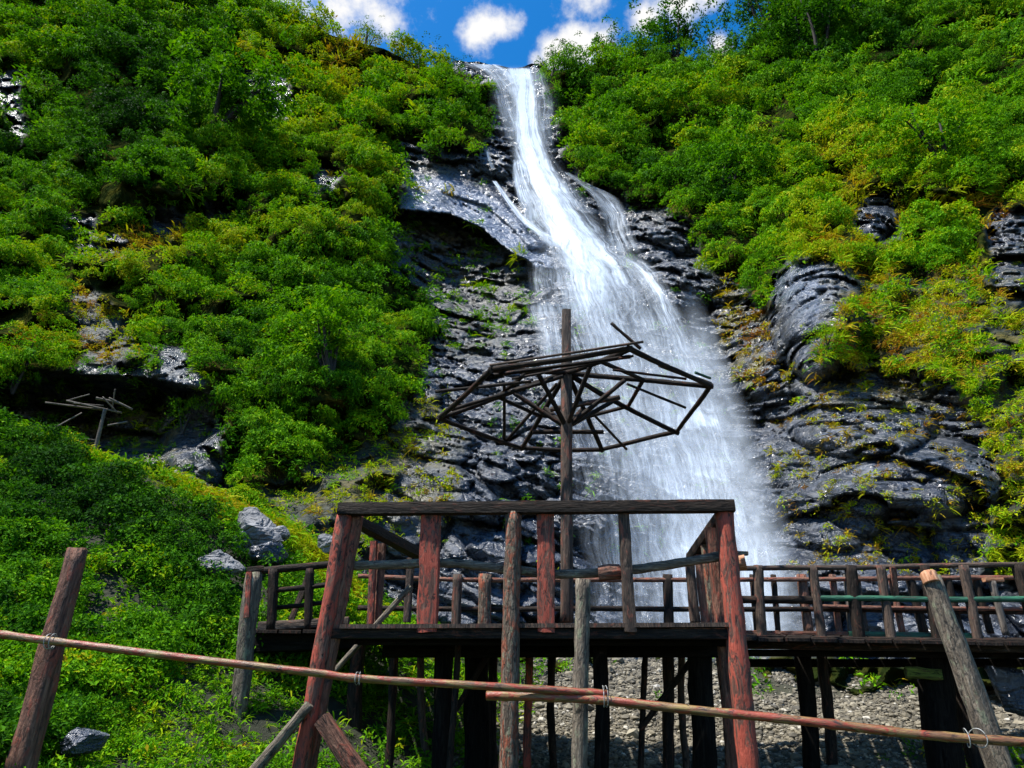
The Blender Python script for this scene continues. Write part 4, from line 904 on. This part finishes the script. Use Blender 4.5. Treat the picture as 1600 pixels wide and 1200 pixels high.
for x0, x1, w, mt in [(715, 712, 15, 'brown'), (758, 757, 20, 'bark'), (1043, 1045, 15, 'dark'), (1176, 1184, 10, 'dark'), (1252, 1264, 14, 'rust'), (1322, 1330, 8, 'pale'), (1338, 1352, 9, 'brown'), (1208, 1216, 8, 'dark'), (1300, 1312, 9, 'rust'), (1392, 1410, 9, 'rust'), (1420, 1444, 12, 'dark'), (1478, 1500, 12, 'dark'), (1522, 1548, 9, 'dark'), (1612, 1645, 10, 'brown'), (1640, 1680, 12, 'dark')]:
    post('far_post', (x0, 898), (x1, 990), 8.65 - .4 * max(x0 - 1150, 0) / 600, w, w, mt, walk, bw, ground=False, sq=.5)
post('far_post', (1550, 908), (1572, 992), 8.2, 9, 9, 'pale', walk, bw, ground=False, sq=.5)
beam('post_cap', (1537, 906, 8.2), (1566, 906, 8.2), 6, 'cut', walk, bw, asp=1.4)
beam('rail_brace', (455, 968, 7.7), (482, 900, 7.7), 9, 'brown', walk, bw)
beam('rail_brace', (1395, 886, 7.2), (1400, 940, 7.3), 9, 'rust', walk, bw)
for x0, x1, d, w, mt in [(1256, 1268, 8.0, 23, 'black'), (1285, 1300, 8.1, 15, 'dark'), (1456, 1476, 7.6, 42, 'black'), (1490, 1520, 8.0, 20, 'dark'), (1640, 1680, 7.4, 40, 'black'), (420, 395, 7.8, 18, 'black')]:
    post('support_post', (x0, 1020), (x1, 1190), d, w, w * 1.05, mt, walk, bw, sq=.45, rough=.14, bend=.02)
beam('mossy_block', (1415, 1050, 7.45), (1470, 1054, 7.4), 16, 'mossy', walk, bw, sq=.6, rough=.15)
post('end_post', (397, 896), (362, 1200), 7.0, 25, 27, 'grey', walk, bw, sides=16, rough=.13, label='grey split trunk at the left end')
post('end_post', (390, 894), (386, 965), 6.93, 9, 9, 'red', walk, bw, ground=False, sq=.6)
beam('post_cap', (386, 892, 6.95), (412, 889, 7.0), 10, 'dark', walk, bw, asp=1.2)

# bamboo fence
fb = P(640, 1060, 4.7); fb[2] = gz(fb[0], fb[1])
fence = thing('bamboo_fence', fb, 'sagging bamboo rail tied to rough leaning posts in front of the platform', 'fence')
post('post', (121, 858), (36, 1190), 4.75, 27, 42, 'rust', fence, fb, sides=18, sq=.35, rough=.10, label='thick brown post leaning at the left')
post('post', (911, 906), (905, 1195), 5.0, 23, 26, 'grey', fence, fb, sides=16, rough=.12, label='thin grey bark post')
post('post', (1454, 900), (1556, 1180), 4.5, 28, 46, 'grey', fence, fb, sides=18, rough=.12, label='thick grey post leaning at the right')
rail('post_tip', [(1457, 911, 4.48), (1453, 902, 4.49), (1451, 897, 4.5)], 24, 'cut', fence, fb, rough=.12, sub=4)
rail('rail', [(-90, 976, 4.5), (0, 991, 4.5), (90, 1003, 4.52), (250, 1023, 4.58), (400, 1041, 4.64), (500, 1052, 4.68), (560, 1060, 4.7), (760, 1072, 4.76), (950, 1084, 4.8)], 11.5, 'bamboo', fence, fb, rough=.05, nodes=.33, label='upper bamboo pole')
rail('rail', [(760, 1087, 4.86), (850, 1089, 4.82), (940, 1094, 4.78), (1080, 1109, 4.66), (1250, 1126, 4.5), (1420, 1146, 4.34), (1560, 1157, 4.22), (1720, 1166, 4.1)], 13.5, 'bamboo', fence, fb, rough=.05, nodes=.30, label='lower bamboo pole')
def tie(px, py, d, w, h):
    th = np.linspace(0, 4 * math.pi, 22); r = wr(px, py, d, 1) * 2
    c = P(px, py, d); pts = [c + np.array([math.sin(t * .5) * r * w * .4, math.cos(t) * r * h * .5, math.sin(t) * r * h * .5]) for t in th]
    tubepath('wire_tie', pts, [.003] * len(pts), 'tie', fence, fb, sides=5, sub=3, rough=0)
tie(945, 1088, 4.79, 8, 30); tie(1520, 1153, 4.25, 34, 26); tie(80, 1002, 4.52, 10, 22); tie(560, 1060, 4.7, 8, 18)

# parasol frame
R7 = [(687, 653, 6.95), (768, 578, 5.75), (984, 545, 5.65), (1110, 603, 6.6), (1057, 675, 7.7), (940, 703, 8.2), (815, 700, 8.25)]
par_b = P(885, 968, 6.95); par_b[2] = zd
para = thing('parasol_frame', par_b, 'bare wooden parasol frame of dark poles standing on the viewing platform', 'parasol')
timber('pole', P(886, 972, 6.95), P(885, 560, 6.95), wr(886, 900, 6.95, 20), wr(885, 600, 6.95, 18), 'brown', para, par_b, rough=.05)
timber('pole_top', P(885, 585, 6.95), P(885, 486, 6.95), wr(885, 560, 6.95, 14.5), wr(885, 490, 6.95, 14), 'brown', para, par_b, sq=.9, rough=.03)
rv = [P(*q) for q in R7]; apex = P(885, 582, 6.95); hub = P(885, 664, 6.95)
lerp = lambda a, b, t: a + (b - a) * t
rad = .031
for i in range(7):
    a, b = rv[i], rv[(i + 1) % 7]; e = (b - a) * .02
    timber('rim_pole', a - e, b + e, rad, rad * .9, 'dark', para, par_b, sides=10, rough=.07, bend=.01)
    if i != 1: timber('ring_pole', lerp(apex, a, .55), lerp(apex, b, .55), .026, .024, 'dark', para, par_b, sides=9, rough=.08)
    timber('rafter', lerp(apex, a, .02), lerp(apex, a, 1.02), .034, .03, 'dark', para, par_b, sides=10, rough=.07, bend=.012)
    timber('strut', hub + (a - apex) * .02, lerp(apex, a, .42) + np.array([0, 0, -.03]), .030, .028, 'dark', para, par_b, sides=10, rough=.08)
for pa, pb, w, mt in [((765, 571, 5.7), (1005, 534, 5.6), 4, 'brown'), ((772, 586, 5.9), (985, 557, 5.8), 6, 'dark'), ((800, 592, 6.2), (990, 556, 5.75), 4, 'dark'), ((775, 577, 5.8), (940, 553, 5.7), 3, 'pale'), ((955, 505, 5.6), (1001, 545, 5.62), 5, 'dark'),
                      ((958, 578, 6.3), (1072, 592, 6.5), 4, 'dark'), ((980, 600, 6.6), (1071, 637, 7.1), 4, 'dark'), ((1030, 570, 6.2), (1110, 600, 6.6), 7, 'brown'), ((925, 645, 7.2), (979, 702, 8.0), 4, 'dark'), ((788, 600, 6.6), (788, 690, 8.0), 5, 'dark'),
                      ((680, 612, 6.4), (830, 596, 6.5), 5, 'dark'), ((832, 675, 7.6), (943, 675, 7.6), 7, 'dark'), ((860, 640, 7.0), (968, 621, 7.0), 8, 'brown'), ((1086, 582, 6.4), (1110, 591, 6.5), 4, 'green'), ((790, 690, 8), (870, 600, 7), 5, 'dark'), ((705, 640, 6.8), (880, 588, 6.6), 6, 'dark')]:
    beam('stick', pa, pb, w, mt, para, par_b, asp=1, sq=.2, rough=.1, seg=10)

# collapsed parasol behind the mound
ob = P(145, 730, 11.0); ob[2] = gz(ob[0], ob[1])
old = thing('broken_parasol', ob, 'collapsed bleached parasol frame leaning behind the mossy mound', 'parasol')
post('pole', (164, 640), (146, 712), 11.0, 5, 6, 'pale', old, ob)
for pa, pb, w in [((71, 629), (166, 641), 4), ((104, 626), (190, 645), 4), ((115, 630), (162, 634), 3), ((170, 622), (207, 640), 5), ((150, 622), (186, 630), 6), ((86, 668), (128, 645), 3), ((168, 665), (199, 659), 4), ((120, 684), (150, 688), 3), ((180, 608), (175, 640), 3), ((160, 620), (185, 646), 3), ((104, 626), (140, 616), 2.5)]:
    beam('rafter', (*pa, 10.9), (*pb, 11.1), w * .7, 'pale', old, ob, asp=1, sq=.2, rough=.1, seg=8)

# ------------------------------------------------------------------ single shrubs and trees that stand out
M_BARK, nt, bs = new_mat('dark_shrub_bark'); bs.inputs['Base Color'].default_value = (.022, .017, .012, 1); bs.inputs['Roughness'].default_value = .85
def shrub(name, px, py, size, label, cat, hue=.3, seed=1, off=1.0, wide=1.2, leaves=900, stems=4, trunk=0.9, group=None, airy=1.0):
    g = np.random.default_rng(seed); yb = max(py, float(skyline(px)) + 3)
    D = float(cliff_depth(np.array([px]), np.array([yb]), np.array([0.0]))[0]) - off * .3; base = P(px, yb, D); mp = float(pxsize(px, yb, D)); R = size * mp * .5
    t = thing(name, base, label, cat, group); tips = []
    sv, sf, k0 = [], [], 0
    for k in range(stems):
        a = g.uniform(0, 6.28); tip = np.array([math.cos(a) * R * wide * .7 * g.uniform(.2, 1), math.sin(a) * R * .6 * g.uniform(.2, 1), R * trunk * g.uniform(1.0, 1.8)])
        mid = tip * .5 + g.normal(size=3) * R * .12; pts = np.array([(0, 0, -.4 * R), mid, tip]); tips.append(tip)
        tt = np.linspace(0, 1, 9)[:, None]; C = (1 - tt) ** 2 * pts[0] + 2 * tt * (1 - tt) * pts[1] + tt ** 2 * pts[2]
        for r_ in range(3): tips.append(C[5 + r_] + g.normal(size=3) * R * .35)
        th = np.linspace(0, 6.283, 6, endpoint=False); rr = R * .06 * (1 - .75 * tt)
        vv = C[:, None] + rr[:, None] * np.stack([np.cos(th), np.sin(th), th * 0], -1)[None]
        a_ = (np.arange(8)[:, None] * 6 + np.arange(6)[None]); b_ = (np.arange(8)[:, None] * 6 + (np.arange(6)[None] + 1) % 6)
        sv.append(vv.reshape(-1, 3)); sf.append(np.stack([a_, b_, b_ + 6, a_ + 6], -1).reshape(-1, 4) + k0); k0 += 54
    obj('trunk', np_mesh('trunk', np.vstack(sv), np.vstack(sf), M_BARK, True), t)
    n = 50 + stems * 8; tips = np.array(tips); C = tips[g.integers(0, len(tips), n)] + g.normal(size=(n, 3)) * np.array([wide, .8, .8]) * R * .28 * airy
    C[:, 2] = np.maximum(C[:, 2], .1 * R)
    A = norm(norm(C) * .6 + np.array([0, -.15, .7])); L = Leaves()
    L.leaf(C, A, g.uniform(.14, .28, n) * R, np.clip(hue + g.normal(size=n) * .05, 0, 1), max(int(leaves * 1.5) // n, 12), lr=.44, wr=.5)
    obj('crown', L.mesh('crown'), t); return t
shrub('hillside_tree', 335, 200, 175, 'spreading tree with bare dark stems on the upper left slope', 'tree', .30, 501, 2, 1.3, 4200, 6, .9, airy=1.2)
shrub('fern_tree', 560, 200, 84, 'pointed mid green bush alone on the bright left slope', 'bush', .33, 502, 2, .9, 1800, 4)
shrub('bush', 520, 575, 150, 'large bright fern bush low on the left slope', 'bush', .36, 503, 2, 1.3, 3200, 5)
shrub('bush', 287, 668, 60, 'small leafy bush growing from the dark rock face at left', 'bush', .34, 504, 1, 1.2, 900, 3)
shrub('bush', 25, 600, 90, 'leafy bush above the broken parasol at the left margin', 'bush', .36, 505, 1, 1.3, 1500, 4)
shrub('skyline_bush', 655, 84, 62, 'dark twiggy bush on the left ridge nearest the waterfall lip', 'bush', .12, 506, 1, 1.3, 1000, 6, 1.1, airy=1.4)
shrub('skyline_bush', 690, 98, 50, 'dark low bush between the ridge bush and the waterfall lip', 'bush', .10, 507, 1, 1.4, 900, 5)
shrub('skyline_bush', 570, 58, 46, 'thin twiggy bush on the left ridge below the white cloud', 'bush', .25, 508, 1, 1.4, 500, 5, 1.0, airy=1.4)
shrub('skyline_bush', 862, 108, 54, 'dark bush overhanging the right lip of the waterfall', 'bush', .15, 509, 1, 1.4, 1000, 5)
shrub('skyline_bush', 905, 95, 56, 'rounded bush on the right ridge second from the lip', 'bush', .2, 510, 1, 1.3, 1000, 5)
shrub('skyline_bush', 965, 85, 66, 'leafy bush on the right ridge before the tallest tree', 'bush', .22, 511, 1, 1.3, 1300, 5)
shrub('skyline_tree', 1058, 85, 100, 'tallest round tree on the right ridge against the cloud', 'tree', .16, 512, 1, 1.25, 2600, 6, .9)
shrub('skyline_tree', 1128, 95, 64, 'small airy tree in the notch of the right ridge', 'tree', .15, 513, 1, 1.0, 700, 6, 1.3, airy=1.5)
shrub('skyline_tree', 1195, 45, 96, 'tall leafy tree at the right end of the blue sky', 'tree', .18, 514, 1, 1.1, 2200, 6, 1.1)
shrub('bush', 1270, 110, 150, 'big dark tree crown below the upper right edge', 'tree', .14, 515, 2, 1.3, 3400, 6)
shrub('bush', 1130, 300, 130, 'dense green bush overhanging the dark rocks right of the fall', 'bush', .28, 516, 2, 1.4, 2800, 5)
shrub('bush', 1470, 250, 140, 'pale green leafy bush on the right slope above the rock wall', 'bush', .40, 517, 2, 1.5, 2800, 5)
shrub('fern_bush', 1290, 540, 60, 'yellow green fern clump at the foot of the smooth wet boulder', 'fern', .52, 518, 1, 1.4, 700, 3, .4)
